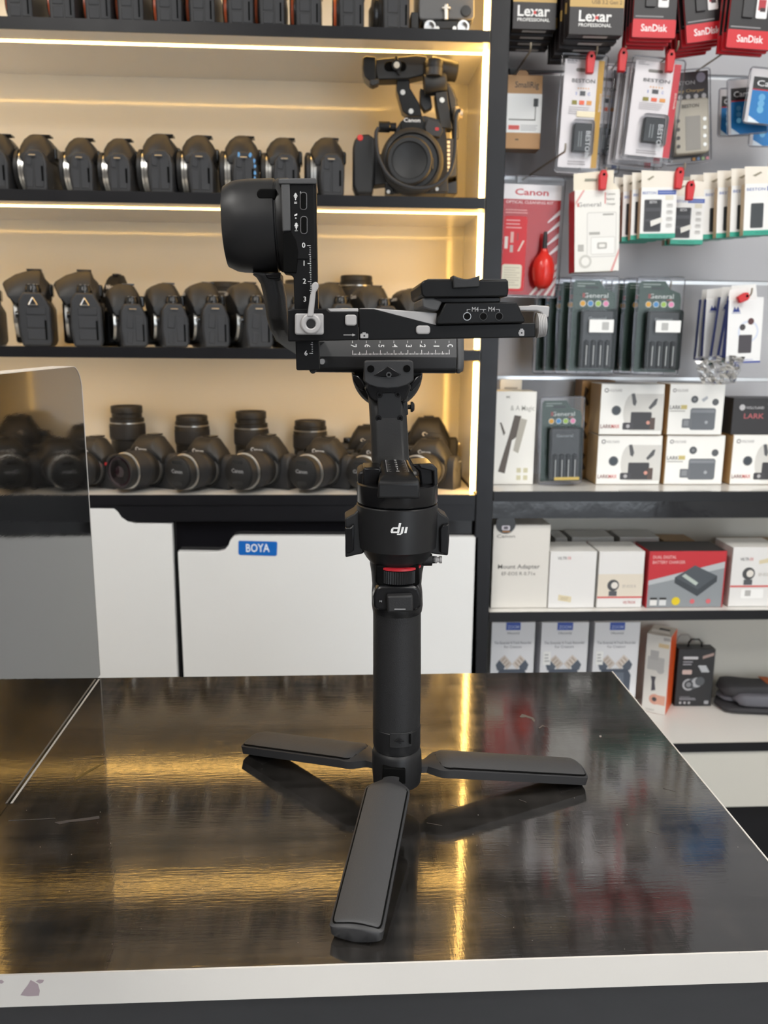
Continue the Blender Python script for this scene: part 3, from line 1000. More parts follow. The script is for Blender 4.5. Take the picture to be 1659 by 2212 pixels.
ms += [('p', quad(635.5, 436, 641.5, 437), YU - 0.0008), ('p', quad(635.5, 438.5, 641.5, 439.5), YU - 0.0008), ('p', quad(637, 498, 643, 499), YU - 0.0008),
       ('p', [(637, 472), (639, 469), (641, 472)], YU - 0.0008), ('p', [(636, 464), (642, 461), (642, 465), (636, 467)], YU - 0.0008),
       ('p', [(648, 415), (650, 413), (649, 418)], YU - 0.0008)]
# scale down the plate
for kk in range(61):
    yk = 530.5 + kk * 3.88
    xo = 671 + (yk - 530) * 0.0215
    if 645 < yk < 740 or yk > 764:
        continue
    w_ = 7.5 if kk % 10 == 0 else (4.5 if kk % 5 == 0 else 2.5)
    ms.append(('p', quad(xo - w_, yk - 0.5, xo, yk + 0.5), YU - 0.0008))
for kk in (0, 1, 2, 3, 6):
    yk = 530.5 + kk * 38.8
    ms.append(('t', str(kk), 656 + (yk - 530) * 0.0215, yk + 4.5, YU - 0.0008, 7.5, 0, None))
marks('scale_print', ms, plate, 'mark_white')

# ---- horizontal camera arm
YH = 0.4455
camarm = trace('camera_arm', [(621, 669), (637, 667), (706, 666.5), (712, 672), (774, 671.5), (774, 735), (622, 738)], YH, 0.011, 'gimbal_deep', gim, bevel=0.0007)
trace('arm_bevel', [(707, 666.5), (774, 666), (774, 674.5), (714, 675)], YH + 0.0003, 0.009, 'anodised_grey', camarm, bevel=0.0004)
rail = trace('arm_rail', [(775.5, 666.5), (808, 667), (942, 702), (1157, 697), (1157, 729), (775.5, 735)], YH + 0.0002, 0.011, 'gimbal_deep', camarm, bevel=0.0006)
trace('rail_bevel', [(776, 666), (808, 666), (944, 676), (942, 703), (855, 687), (800, 672), (776, 672)], YH + 0.0006, 0.009, 'anodised_grey', camarm, bevel=0.0005)
lb = trace('lock_base', rrect(637, 677, 699, 723, 5), YH - 0.003, 0.004, 'anodised_grey', camarm, bevel=0.0008)
cL = PY(671.5, 699.5, YH - 0.005)
kpx = 0.4405 / (F_PX * 1.02)
mb = MB()
mb.lathe([(22 * kpx, 0.0042), (22 * kpx, 0.001), (20.5 * kpx, 0), (10.5 * kpx, 0), (9.8 * kpx, 0.001)], 'anodised_grey', at(cL, AX_Y), seg=40)
tp = [(663.5, 684), (669.5, 640), (673.6, 626), (672.8, 617), (676, 611), (682, 608.5), (687, 611.5), (688.5, 618), (686, 624.5), (682, 630), (680, 650), (676.5, 684)]
mb.prism([PY(x, y, YH - 0.0056) for x, y in tp], (0, 0.0032, 0), 'anodised_grey')
mb.build('lock_lever', camarm, GO, bevel=0.0006, smooth=35)
mb = MB().lathe([(9.8 * kpx, 0.0004), (9.0 * kpx, 0.0012), (4.5 * kpx, 0.0012), (4.2 * kpx, 0.0022)], 'gimbal_black', at(cL, AX_Y), seg=24)
mb.lathe([(4.2 * kpx, 0.0010), (4.2 * kpx, 0.003)], 'dark_hole', at(cL, AX_Y), seg=6)
mb.build('lock_screw', camarm, GO, smooth=35)
trace('arm_button', rrect(745.5, 679.5, 770.5, 703.5, 6), YH - 0.0018, 0.003, 'anodised_grey', camarm, bevel=0.0007, seg=3)
trace('arm_button', rrect(899, 703, 929.5, 722, 7), YH - 0.0014, 0.003, 'anodised_grey', camarm, bevel=0.0007, seg=3)
YM = YH - 0.0003
marks('print', [('p', quad(742, 722.8, 762, 724.2), YM), ('p', [(761, 720.5), (768, 723.5), (761, 726.5)], YM),
                ('p', rrect(778.5, 720.5, 795.5, 730.5, 2), YM), ('p', quad(783, 718, 790, 721), YM),
                ('p', rrect(1121.5, 712.5, 1132.5, 725.5, 2), YM), ('p', quad(1124, 710, 1130, 713), YM), ('p', quad(1120, 717, 1122, 722), YM)], camarm, 'anodised_grey')
marks('print_lens', [('p', arc(787, 725.5, 2.2, 0, 330, 10), YM - 0.0001), ('p', arc(1127, 719, 2.0, 0, 330, 10), YM - 0.0001)], camarm, 'gimbal_black')
# knurled end knob and lever
mb = MB()
pE = PY(1158, 703, YH + 0.006)
exk = (PY(1175, 702.2, YH + 0.006) - pE).normalized()
eyk = Vector((0, 1, 0))
ezk = exk.cross(eyk).normalized()
eyk = ezk.cross(exk)
Mk = Matrix(((eyk.x, ezk.x, exk.x, pE.x), (eyk.y, ezk.y, exk.y, pE.y), (eyk.z, ezk.z, exk.z, pE.z), (0, 0, 0, 1)))
rk = 27.5 * kpx
pr = [(rk * .5, 0)]
for q in range(5):
    z_ = 0.0002 + q * 0.00092
    pr += [(rk * (1 - 0.02 * q), z_), (rk * (1 - 0.02 * q), z_ + 0.0006), (rk * (.95 - 0.02 * q), z_ + 0.00065), (rk * (.95 - 0.02 * q), z_ + 0.0009)]
mb.lathe(pr, 'anodised_grey', Mk, seg=40)
mb.build('end_knob', camarm, GO, smooth=35)
lv = trace('plate_lever', [(1120, 661), (1146, 660), (1150, 658.5), (1186, 661), (1187.5, 664), (1186, 684), (1180, 687), (1173, 684), (1170, 676), (1160, 672), (1122, 672)], YH + 0.004, 0.006, 'anodised_grey', camarm, bevel=0.0007)

# ---- quick release clamp and camera plate
YQ = 0.4415
qr = trace('release_clamp', [(962, 654), (1116, 652), (1135, 692), (1132, 697), (950, 701), (942, 699), (944, 690)], YQ, 0.05, 'gimbal_deep', camarm, bevel=0.0009)
mb = MB()
for x in (1009, 1044, 1078):
    mb.lathe([(0.00205, -0.0003), (0.0021, 0.0006)], 'steel' if x < 1020 else 'bar_grey', at(PY(x, 683.5, YQ - 0.0001), AX_Y), seg=20)
    mb.lathe([(0.0018, -0.0005), (0.0018, 0.0006)], 'dark_hole', at(PY(x, 683.5, YQ - 0.0001), AX_Y), seg=20)
mb.build('threaded_hole', qr, GO, smooth=40)
Yq = YQ - 0.0002
marks('print', [('t', 'M4', 1026.5, 673, Yq, 7, 0, 14), ('t', 'M4', 1062, 672.6, Yq, 7, 0, 14)] +
      [('p', quad(*q), Yq) for q in ((1008.5, 668, 1016, 669.2), (1008.5, 668, 1009.7, 673), (1036.5, 668, 1050, 669.2), (1044, 668, 1045.2, 673), (1071.5, 667.8, 1079.5, 669), (1078.3, 668, 1079.5, 673))], qr, 'mark_grey')
cp_ = trace('camera_plate', [(908, 614), (916, 605), (1098, 604.5), (1099, 628), (1096.5, 641), (918, 643), (911, 638)], YQ - 0.001, 0.062, 'gimbal_deep', camarm, bevel=0.0008)
trace('plate_foot', [(920, 643), (1081, 642), (1080, 653), (925, 655)], YQ + 0.003, 0.05, 'gimbal_gloss', cp_, bevel=0.0005)
trace('clamp_jaw', [(912, 644), (935, 643), (955, 652), (946, 672), (930, 670), (913, 664)], YQ + 0.001, 0.05, 'bar_grey', cp_, bevel=0.0008)
trace('release_button', [(978.5, 594)] + [(978.5 + 58 * i / 10, 594 + 8.5 * math.sin(PI * i / 10)) for i in range(1, 10)] + [(1037, 594), (1036, 620), (979, 623)], YQ - 0.003, 0.012, 'gimbal_soft', cp_, bevel=0.0006)
mb = MB()
for k in range(7):
    for (x0, x1) in ((922, 974), (1042, 1092)):
        pass
for x0, x1 in ((924, 974), (1042, 1094)):
    mb.prism([PY(x, y, YQ + 0.004) for x, y in quad(x0, 602.4, x1, 605)], (0, 0.05, 0), 'leg_pad')
mb.build('rubber_strip', cp_, GO)
# ================================================================ cameras on the lit shelves
FACE_X = Matrix(((0, 0, -1, 0), (-1, 0, 0, 0), (0, 1, 0, 0), (0, 0, 0, 1)))   # XY plane -> facing -X, local Y -> Z
AX_NX = Matrix(((0, 0, -1, 0), (1, 0, 0, 0), (0, -1, 0, 0), (0, 0, 0, 1)))    # local Z -> -X


def lens_parts(parent, x0, y, z, kind, brand='Canon'):
    """kit lens along -X from x0"""
    X = at((x0, y, z), AX_NX)
    ln = MB().lathe([(.0325, 0), (.0325, .006), (.0335, .007), (.0345, .012), (.0345, .020), (.0338, .021), (.0338, .050), (.0332, .0515)], 'cam_black', X, seg=40).build('lens_barrel', parent, smooth=35)
    mb = MB()
    for k in range(60):
        a = 2 * PI * k / 60
        mb.box((-.0004, -.0010, .024), (.0004, .0010, .047), 'cam_door', X @ Matrix.Rotation(a, 4, 'Z') @ at((.0340, 0, 0)))
    tag(mb.build('zoom_grip', ln), kind='stuff')
    MB().lathe([(.0336, .0516), (.0342, .0520), (.0342, .0536), (.0336, .0540)], 'silver', X, seg=40).build('lens_ring', ln, smooth=35)
    MB().lathe([(.0310, .0541), (.0310, .0570), (.0322, .0575), (.0322, .0700), (.0315, .0712), (.0290, .0712), (.0285, .0690)], 'cam_black', X, seg=40, caps=True).build('front_ring', ln, smooth=35)
    if kind == 'glass':
        MB().lathe([(.0284, .0690), (.0230, .0692), (.0210, .0665), (.0170, .0678), (.0090, .0692), (.0, .0696)], 'glass_dark', X, seg=36).build('front_glass', ln, smooth=60)
    else:
        cp = MB().lathe([(.0300, .0712), (.0300, .0730), (.0280, .0742), (.0, .0742)], 'cam_black', X, seg=36).build('lens_cap', ln, smooth=35)
        mb = MB()
        mb.text(brand, 'mark_grey', X @ at((0, 0, .0745)) @ Matrix(((-1, 0, 0, 0), (0, -1, 0, 0), (0, 0, 1, 0), (0, 0, 0, 1))) @ Matrix.Rotation(PI / 2 * 0, 4, 'Z'), height=.010)
        mb.v = [Vector((v.x, y - (v.y - y) * 1.0, v.z)) for v in mb.v] if False else mb.v
        tag(mb.build('cap_lettering', ln), kind='stuff')
        MB().prism([(x0 - .0744, y + a_, z + b_) for a_, b_ in rrect(-.012, .016, .012, .023, .004)], (.0008, 0, 0), 'cam_gloss').build('cap_clip', ln)
        MB().prism([(x0 - .0744, y + a_, z + b_) for a_, b_ in rrect(-.012, -.023, .012, -.016, .004)], (.0008, 0, 0), 'cam_gloss').build('cap_clip', ln)
    return ln


def slr(name, style='rebel', lens=None, brand='Canon', badge=None):
    """single-lens reflex body; front towards -X, port side towards -Y (y = 0), base at z = 0"""
    t = thing(name, 'camera', 'camera')
    if style == 'rebel':
        W, D, H, HH = .126, .040, .066, .098
        prof = [(.004, 0), (D - .001, 0), (D, .006), (D + .001, .045), (D - .003, .058), (D - .010, H), (.012, H), (.003, .056), (0, .03)]
        hump = [(-.010, .050), (-.014, .066), (-.013, .078), (-.005, .090), (.004, .0965), (.010, HH), (.021, HH), (.027, .095), (.037, .083), (.042, .074), (.042, .052)]
        hy = (.026, .092)
        mz, my, mr = .040, .052, .0330
    elif style == 'pro':
        W, D, H, HH = .132, .046, .082, .119
        prof = [(.004, 0), (D - .002, 0), (D + .002, .008), (D + .002, .060), (D - .004, .072), (D - .010, H), (.010, H), (.002, .070), (0, .03)]
        hump = [(-.010, .064), (-.020, .088), (-.024, .095), (-.020, .101), (-.004, .111), (.014, .117), (.026, HH), (.034, .118), (.037, .108), (.044, .100), (.046, .074)]
        hy = (.032, .096)
        mz, my, mr = .047, .062, .033
    elif style == 'dome':
        W, D, H, HH = .130, .046, .076, .112
        prof = [(.004, 0), (D - .002, 0), (D + .002, .008), (D + .002, .050), (D - .004, .066), (D - .010, H), (.010, H), (.002, .064), (0, .03)]
        hump = [(-.010, .056), (-.016, .078), (-.017, .092), (-.012, .102), (-.004, .108), (.006, HH), (.024, HH), (.032, .108), (.038, .098), (.044, .086), (.046, .068)]
        hy = (.030, .096)
        mz, my, mr = .045, .060, .033
    else:
        W, D, H, HH = .127, .045, .080, .096
        prof = [(.002, 0), (D, 0), (D, H - .006), (D - .004, H), (.004, H), (0, H - .004)]
        hump = [(-.002, .076), (.004, .090), (.012, HH), (.034, HH), (.042, .092), (.048, .090), (.048, .074)]
        hy = (.036, .084)
        mz, my, mr = .040, .058, .031
    big = style in ('pro', 'dome')
    body = MB().prism([(x, 0, z) for x, z in prof], (0, W, 0), 'cam_side').build('body', t, bevel=.0035, seg=3)
    # hump narrows upwards
    yc = (hy[0] + hy[1]) / 2
    rings = []
    for y, k in ((hy[0] - .010, .35), (hy[0], .72), (hy[0] + .012, 1.0), (hy[1] - .012, 1.0), (hy[1], .72), (hy[1] + .010, .35)):
        zb = min(z for x, z in hump)
        rings.append([(x if k == 1 else .018 + (x - .018) * (.70 + .30 * k), y, zb + (z - zb) * k) for x, z in hump])
    MB().loft(rings, 'cam_black').build('prism_housing', t, bevel=.0016, seg=2, smooth=62)
    MB().box((.012, yc - .010, HH - .001), (.034, yc + .010, HH + .002), 'cam_gloss').build('hot_shoe', t, bevel=.0006)
    ex = D + .002
    ez = {'rebel': .058, 'pro': .078, 'dome': .072}.get(style, .070)
    MB().box((ex - .008, yc - .017, ez), (ex + (.004 if style == 'rebel' else .002 if big else .001), yc + .017, ez + .020), 'cam_gloss').build('eyecup', t, bevel=.003, seg=3)
    gp = {'mirrorless': .5, 'rebel': .8}.get(style, .7) if not lens else 1.0
    gr = MB().prism([(-.020 * gp, W - .040, .004), (-.024 * gp, W - .022, .004), (-.016 * gp, W - .002, .004), (.006, W - .002, .004), (.006, W - .040, .004)], (0, 0, H - .014), 'cam_black').build('hand_grip', t, bevel=.005, seg=3)
    X = at((0, my, mz), AX_NX)
    ring_mat = 'orange_ring' if style == 'mirrorless' else 'silver'
    MB().lathe([(mr + .004, -.004), (mr + .003, .003), (mr + .001, .004)], 'cam_black', X, seg=40).build('mount_collar', t, smooth=35)
    MB().lathe([(mr, .002), (mr, .0085), (mr - .004, .009)], ring_mat, X, seg=40).build('mount_ring', t, smooth=35)
    if lens:
        lens_parts(t, -.008, my, mz, lens, brand)
    elif style == 'mirrorless':
        MB().lathe([(mr - .002, .0091), (mr - .003, .0112), (0, .0114)], 'cam_black', X, seg=36).build('body_cap', t, smooth=35)
    elif not big:
        e = .0045
        if e:
            MB().lathe([(mr, .0085), (mr + .001, .0095), (mr + .001, .0130), (mr - .003, .0135)], 'silver', X, seg=40).build('mount_sleeve', t, smooth=35)
        MB().lathe([(mr + .0010, .0090 + e), (mr + .0026, .0100 + e), (mr + .0026, .0155 + e), (mr - .004, .0185 + e), (0, .0190 + e)], 'cam_black', X, seg=40).build('body_cap', t, smooth=35)
    else:
        MB().lathe([(mr - .003, .0091), (mr - .004, .0100), (0, .0102)], 'cam_gloss', X, seg=32).build('body_cap', t, smooth=35)
    # port covers on the near side
    if style == 'rebel':
        dd = [[(.007, .042), (.016, .040), (.019, .060), (.008, .062)], [(.006, .006), (.018, .006), (.018, .036), (.006, .038)], [(.0205, .006), (.035, .006), (.035, .054), (.0205, .058)]]
    elif style == 'dome':
        dd = [[(.010, .034), (.022, .032), (.024, .056), (.012, .058)], [(.010, .008), (.020, .006), (.022, .026), (.012, .028)], [(.026, .010), (.041, .010), (.041, .054), (.026, .056)]]
    elif style == 'pro':
        dd = [[(.012, .010), (.041, .010), (.041, .026), (.012, .026)], [(.012, .028), (.041, .028), (.041, .046), (.012, .046)], [(.012, .048), (.041, .048), (.041, .060), (.012, .060)]]
    else:
        dd = [[(.008, .006), (.026, .006), (.026, .024), (.008, .024)], [(.008, .027), (.026, .027), (.026, .066), (.008, .066)], [(.028, .006), (.042, .006), (.042, .066), (.028, .066)]]
    for d in dd:
        MB().prism([(x, -.0010, z) for x, z in d], (0, .003, 0), 'cam_door').build('port_cover', t, bevel=.0012)
    MB().box((D - .008, -.0012, .010 if style != 'rebel' else .016), (D - .005, .002, .040), 'dark_hole').build('cover_slot', t)
    # strap lug
    if style != 'pro':
        MB().tube([(D * .35, -.004, H - .010), (D * .62, -.004, H - .010)], .0012, 'silver', 6).build('strap_lug', t)
    if style == 'pro':
        mb = MB()
        tri = [(D * .5, -.003, H - .008), (D * .5 - .006, -.004, H - .019), (D * .5 + .006, -.004, H - .019)]
        for q in range(3):
            mb.tube([tri[q], tri[(q + 1) % 3]], .0010, 'silver', 6)
        mb.build('strap_ring', t)
    if big:
        MB().lathe([(.012, 0), (.012, .006), (.0105, .009), (.0105, .012), (.009, .0125)], 'cam_gloss', at((D * .5, .017, H)), seg=24).build('drive_dial', t, smooth=35)
        mb = MB()
        for k in range(5):
            a = 2 * PI * k / 5
            mb.lathe([(.0016, 0), (.0012, .0006)], 'mark_grey', at((D * .5 + .006 * math.cos(a), .017 + .006 * math.sin(a), H + .0125)), seg=8)
        tag(mb.build('dial_marks', t), kind='stuff')
        MB().lathe([(.006, 0), (.0055, .004)], 'cam_gloss', at((-.001, .020, .048), AX_NX), seg=16).build('release_button', t, smooth=40)
    else:
        MB().lathe([(.011, 0), (.011, .007), (.0098, .009), (.0, .009)], 'cam_gloss', at((D * .55, W - .022, H)), seg=24).build('mode_dial', t, smooth=35)
    if lens or big:
        lx, lz, tl = {'rebel': (-.0142, .0705, 3), 'pro': (-.0236, .0945, 0), 'dome': (-.0178, .090, 0)}[style]
        mb = MB().text(brand, 'mark_white', at((lx - .0012, yc, lz), FACE_X @ Matrix.Rotation(math.radians(-tl), 4, 'X')), width=.028, height=.0105, bold=.02)
        tag(mb.build('lettering', t), kind='stuff')
    if badge:
        MB().box((-.0012, .010, .048), (.001, .020, .053), ink(badge)).build('badge', t)
    return t


def spot(px, py, zsh, Y):
    """a point of the shelf top below pixel (px, py), at depth Y"""
    p = PY(px, py, Y)
    return Vector((p.x, Y, zsh))


ORD = ['first', 'second', 'third', 'fourth', 'fifth', 'sixth', 'seventh', 'eighth', 'ninth', 'tenth', 'eleventh', 'twelfth']


def put(proto, first, loc, rz, sc, label, group):
    o = proto if first else copy_tree(proto)
    o.location = loc
    o.rotation_euler = (0, 0, math.radians(rz))
    o.scale = (sc, sc, sc)
    return tag(o, label, None, group)


# --- second shelf: small bodies in side view, mounts to the left
z2 = SHELF_Z[2] + .0005
pr_reb = slr('slr_camera', 'rebel')
row2 = [(-18, 408, 1.0, 2), (66, 410, 1.0, 0), (166, 412, .96, 3), (248, 413, .96, 0), (336, 414, 1.06, 0), (423, 416, 1.05, 1), (518, 417, 1.06, 2), (606, 418, 1.04, 0), (706, 420, 1.06, 3)]
for i, (px, py, sc, rz) in enumerate(row2):
    p = spot(px, py, z2, YF + .014)
    put(pr_reb, i == 0, p - Vector((.012 * sc, 0, 0)), rz, sc,
        ('black camera body cut by the left picture edge on the second shelf' if i == 0 else
         'capped black camera body in side view, %s from left on the second shelf' % ORD[i] if i != 6 else
         'black camera body with pale blue smears, directly above the gimbal motor'), 'side-on camera bodies on the second shelf')
    if i == 6:
        cam_blue = bpy.data.objects
# blue smear on one body
last = [o for o in col.objects if o.get('label') == 'black camera body with pale blue smears, directly above the gimbal motor'][0]
mb = MB()
for x, z, s in ((.036, .052, .003), (.037, .044, .0025), (.037, .034, .0025), (.036, .026, .002), (.030, .060, .003), (.012, .061, .003)):
    mb.prism([(x + s * math.cos(a) * random.uniform(.5, 1.1), -.0014, z + s * 1.5 * math.sin(a) * random.uniform(.5, 1.1)) for a in [k * PI / 4 for k in range(8)]], (0, .0004, 0), ink('5E9BD0', .5))
tag(mb.build('blue_smear', last), kind='stuff')

# --- third shelf: larger bodies turned a little towards the viewer
z3 = SHELF_Z[3] + .0005
pr_pro = slr('slr_camera', 'pro', brand='Nikon')
pr_dome = slr('slr_camera', 'dome', brand='Canon')
row3 = [(-40, 1.0, 14), (72, 1.12, 14), (183, 1.12, 14), (287, .98, 20), (376, 1.0, 20), (464, 1.02, 20), (558, 1.03, 20), (650, 1.02, 20), (742, 1.04, 20), (836, 1.0, 20), (922, .96, 20)]
for i, (px, sc, rz) in enumerate(row3):
    p = spot(px, 750, z3, YF + .016)
    put(pr_pro if i < 3 else pr_dome, i in (0, 3), p - Vector((.020 * sc, 0, 0)), rz, sc,
        ('dark reflex camera body cut by the left picture edge on the third shelf' if i == 0 else
         'large dark reflex camera body, %s from left on the third shelf' % ORD[i]), 'reflex bodies on the third shelf')


# --- lenses standing on end


def standing_lens(name, style=0, H=.0955):
    t = thing(name, 'lens', 'lens')
    b = H - (.0955 if style == 0 else .086)
    up = at((0, 0, b))
    MB().lathe([(.0300, 0), (.0325, .003), (.0325, b * .6), (.0305, b * .65), (.0305, b + .002)], 'cam_black', seg=40).build('lower_barrel', t, smooth=35)
    if style == 0:
        MB().lathe([(.030, 0), (.0315, .003), (.0325, .012), (.0325, .028), (.0343, .030), (.0343, .0595), (.0335, .061)], 'cam_black', up, seg=40).build('barrel', t, smooth=35)
        MB().lathe([(.0337, .0612), (.0343, .0616), (.0343, .0634), (.0337, .0638)], 'silver', up, seg=40).build('lens_ring', t, smooth=35)
        MB().lathe([(.0330, .0639), (.0330, .071), (.0290, .0725), (.0290, .080), (.0305, .082), (.0305, .094), (.0295, .0955), (.0262, .0955), (.0255, .092)], 'cam_black', up, seg=40).build('inner_tube', t, smooth=35)
    else:
        MB().lathe([(.030, 0), (.0315, .003), (.0325, .012), (.0325, .028), (.0340, .030), (.0340, .0635), (.0332, .065)], 'cam_black', up, seg=40).build('barrel', t, smooth=35)
        MB().lathe([(.0334, .0651), (.0339, .0655), (.0339, .0672), (.0334, .0676)], 'silver', up, seg=40).build('lens_ring', t, smooth=35)
        MB().lathe([(.0328, .0677), (.0328, .074), (.0312, .0755), (.0312, .084), (.0300, .086), (.0262, .086), (.0255, .083)], 'cam_black', up, seg=40).build('inner_tube', t, smooth=35)
    mb = MB()
    for k in range(56):
        a = 2 * PI * k / 56
        mb.box((.0338, -.0009, .033), (.0348, .0009, .057), 'cam_door', up @ Matrix.Rotation(a, 4, 'Z'))
    tag(mb.build('zoom_grip', t), kind='stuff')
    return t


z4 = SHELF_Z[4] + .0005
for i, (px, py, kind, lab) in enumerate(((273, 876, 0, 'tallest black zoom lens with extended tube, standing leftmost behind the kit cameras'),
                                         (414, 897, 1, 'short black zoom lens with open front ring, second from the left behind the kit cameras'),
                                         (542, 888, 0, 'black zoom lens with extended tube, third from the left behind the kit cameras'),
                                         (670, 908, 1, 'short black zoom lens just left of the gimbal post, behind the kit cameras'))):
    q = PY(px, py, 1.69)
    o = standing_lens('zoom_lens', kind, q.z - z4)
    o.location = (q.x, 1.69, z4)
    tag(o, lab, None, 'zoom lenses standing behind the kit cameras')
for i, (px, py, lab) in enumerate(((487, 610, 'black lens standing behind the reflex bodies left of the gimbal arm'), (650, 606, 'black lens standing behind the reflex bodies, between tilt plate and roll arm'),
                                   (770, 596, 'tall black capped lens standing behind the reflex bodies right of the tilt plate'))):
    q = PY(px, py, 1.695)
    o = standing_lens('zoom_lens', 1, q.z - z3)
    o.location = (q.x, 1.695, z3)
    tag(o, lab, None, 'lenses standing behind the reflex bodies')
o = copy_tree(pr_pro)
o.location = spot(330, 745, z3, 1.66) + Vector((-.03, 0, .0))
o.rotation_euler = (0, 0, math.radians(80))
o.scale = (.62, .62, 1.12)
tag(o, 'Nikon camera whose prism housing peeks out behind the reflex bodies', None, None)

# --- fourth shelf: cameras with kit lenses facing forward left
pk_glass = slr('kit_camera', 'rebel', 'glass')
pk_cap = slr('kit_camera', 'rebel', 'cap', badge=None)
kits = [(212, 58, .96, 'cap', 'black camera with red badge half hidden by the black partition', 1.582), (338, 58, 1.0, 'glass', 'black camera with uncapped zoom lens, glass showing, nearest the partition', 1.580),
        (457, 58, .97, 'cap', 'black camera with capped zoom lens, second right of the partition', 1.575), (584, 58, 1.0, 'cap', 'black camera with capped zoom lens lettered Canon, under the third standing lens', 1.575),
        (712, 58, .97, 'cap', 'black camera with capped zoom lens just left of the gimbal post', 1.575), (824, 58, .92, 'cap', 'black camera with capped zoom lens directly behind the gimbal pan arm', 1.585),
        (936, 58, .95, 'cap', 'black camera with zoom lens lit golden by the strip light, rightmost on its shelf', 1.575)]
first = {'glass': True, 'cap': True}
for px, rz, sc, kind, lab, Y in kits:
    pr = pk_glass if kind == 'glass' else pk_cap
    o = pr if first[kind] else copy_tree(pr)
    first[kind] = False
    p = spot(px, 1050, z4, Y)
    o.location = p - Vector((.03 * math.cos(math.radians(rz)) - .06 * math.sin(math.radians(rz)), .03, 0))
    o.rotation_euler = (0, 0, math.radians(rz))
    o.scale = (sc,) * 3
    tag(o, lab, None, 'cameras with kit lenses on the lowest lit shelf')
kb = [o for o in col.objects if o.get('label') == 'black camera with red badge half hidden by the black partition'][0]
MB().box((-.0016, .006, .047), (.001, .020, .0525), ink('C02A2E')).build('badge', kb)
for px, Y, sc, lab in ((930, 1.672, 1.0, 'black Canon camera standing behind the golden-lit camera at the shelf end'), (788, 1.675, .86, 'black Canon camera standing at the back, left of the gimbal arm post')):
    o = copy_tree(pr_reb)
    o.location = spot(px, 1000, z4, Y) + Vector((.055, 0, .0))
    o.rotation_euler = (0, 0, math.radians(88))
    o.scale = (sc * .9, sc, sc * 1.28)
    mb = MB().text('Canon', 'mark_white', at((-.0154, .059, .0705), FACE_X), width=.030, height=.0085, bold=.02)
    tag(mb.build('lettering', o), kind='stuff')
    tag(o, lab, None, 'bodies at the back of the lowest lit shelf')

# --- top shelf: mirrorless bodies with orange mount rings
z1 = SHELF_Z[1] + .0005
pr_ml = slr('mirrorless_camera', 'mirrorless')
for i, px in enumerate((7, 99, 177, 247, 330, 402, 485, 553, 632, 726)):
    p = spot(px, 30, z1, YF + .016)
    put(pr_ml, i == 0, p + Vector((.004, 0, 0)), 0, .94, 'grey-sided camera with orange mount ring, %s from the left on the top shelf' % ORD[i], 'cameras with orange rings on the top shelf')
o = copy_tree(pr_ml)
put(o, True, spot(826, 55, z1, YF + .016), 4, 1.02, 'pale grey-sided camera without orange ring, next to the rigged cine camera on the top shelf', None)
for ch in o.children:
    if ch.name.startswith('mount_ring'):
        ch.data = ch.data.copy()
        ch.data.materials[0] = MATS['cam_gloss']


# --- cine camera with rods at the right end of the top shelf
def shape(name, pts, Y, th, mat, parent, origin, bevel=.001, seg=2):
    return MB().prism([PY(x, y, Y) for x, y in pts], (0, th, 0), mat).build(name, parent, origin, bevel=bevel, seg=seg)


def ring_at(name, x, y, Y, r_px, th, mat, parent, origin, prof=None):
    k = Y / (F_PX * .98)
    pr = prof or [(r_px * k, th), (r_px * k, .001), (r_px * k * .95, 0), (0, 0)]
    return MB().lathe([(a, b) for a, b in pr], mat, at(PY(x, y, Y), AX_Y), seg=40).build(name, parent, origin, smooth=35)


Yc = YF + .03
p = spot(962, 66, z1, Yc)
cine = thing('rigged_cine_camera', 'grey boxy cine camera on rods at the right end of the top shelf', 'camera', p)
pbr('cine_grey', (.11, .11, .112), .5)
shape('body', rrect(905, -120, 1025, 42, 8), Yc, .10, 'cine_grey', cine, p, .002)
shape('base_plate', [(912, 42), (1020, 44), (1015, 54), (915, 52)], Yc + .004, .09, 'cam_black', cine, p)
for x in (929, 1001):
    ring_at('rod', x, 57, Yc - .01, 10, .12, 'steel', cine, p, [(.0098, .12), (.0098, 0), (.0072, 0), (.0072, .008), (0, .008)])
ring_at('connector', 1007, 23, Yc - .003, 10, .006, 'cam_gloss', cine, p)
shape('lock_pin', [(960, 8), (968, 8), (968, 42), (960, 42)], Yc - .006, .006, 'silver', cine, p)
shape('lock_pin', [(955, 14), (973, 14), (973, 19), (955, 19)], Yc - .0065, .007, 'silver', cine, p)
shape('foot_block', rrect(940, 45, 990, 62, 4), Yc - .004, .06, 'cam_black', cine, p)
shape('side_block', [(888, 26), (904, 26), (904, 62), (888, 60)], Yc, .06, 'cam_black', cine, p)
for x in (945, 982):
    ring_at('screw', x, 61, Yc - .0055, 4, .003, 'silver', cine, p)

# --- cine camera with grip, handle and monitor at the right end of the second shelf
Yc = YF + .035
p = spot(905, 421, z2, Yc)
cin2 = thing('cine_camera', 'black Canon cine camera with top handle, side grip and looped cable', 'camera', p)


def S2(name, pts, dY, th, mat='cam_black', par=cin2, bevel=.0012):
    return shape(name, pts, Yc + dY, th, mat, par, p, bevel)


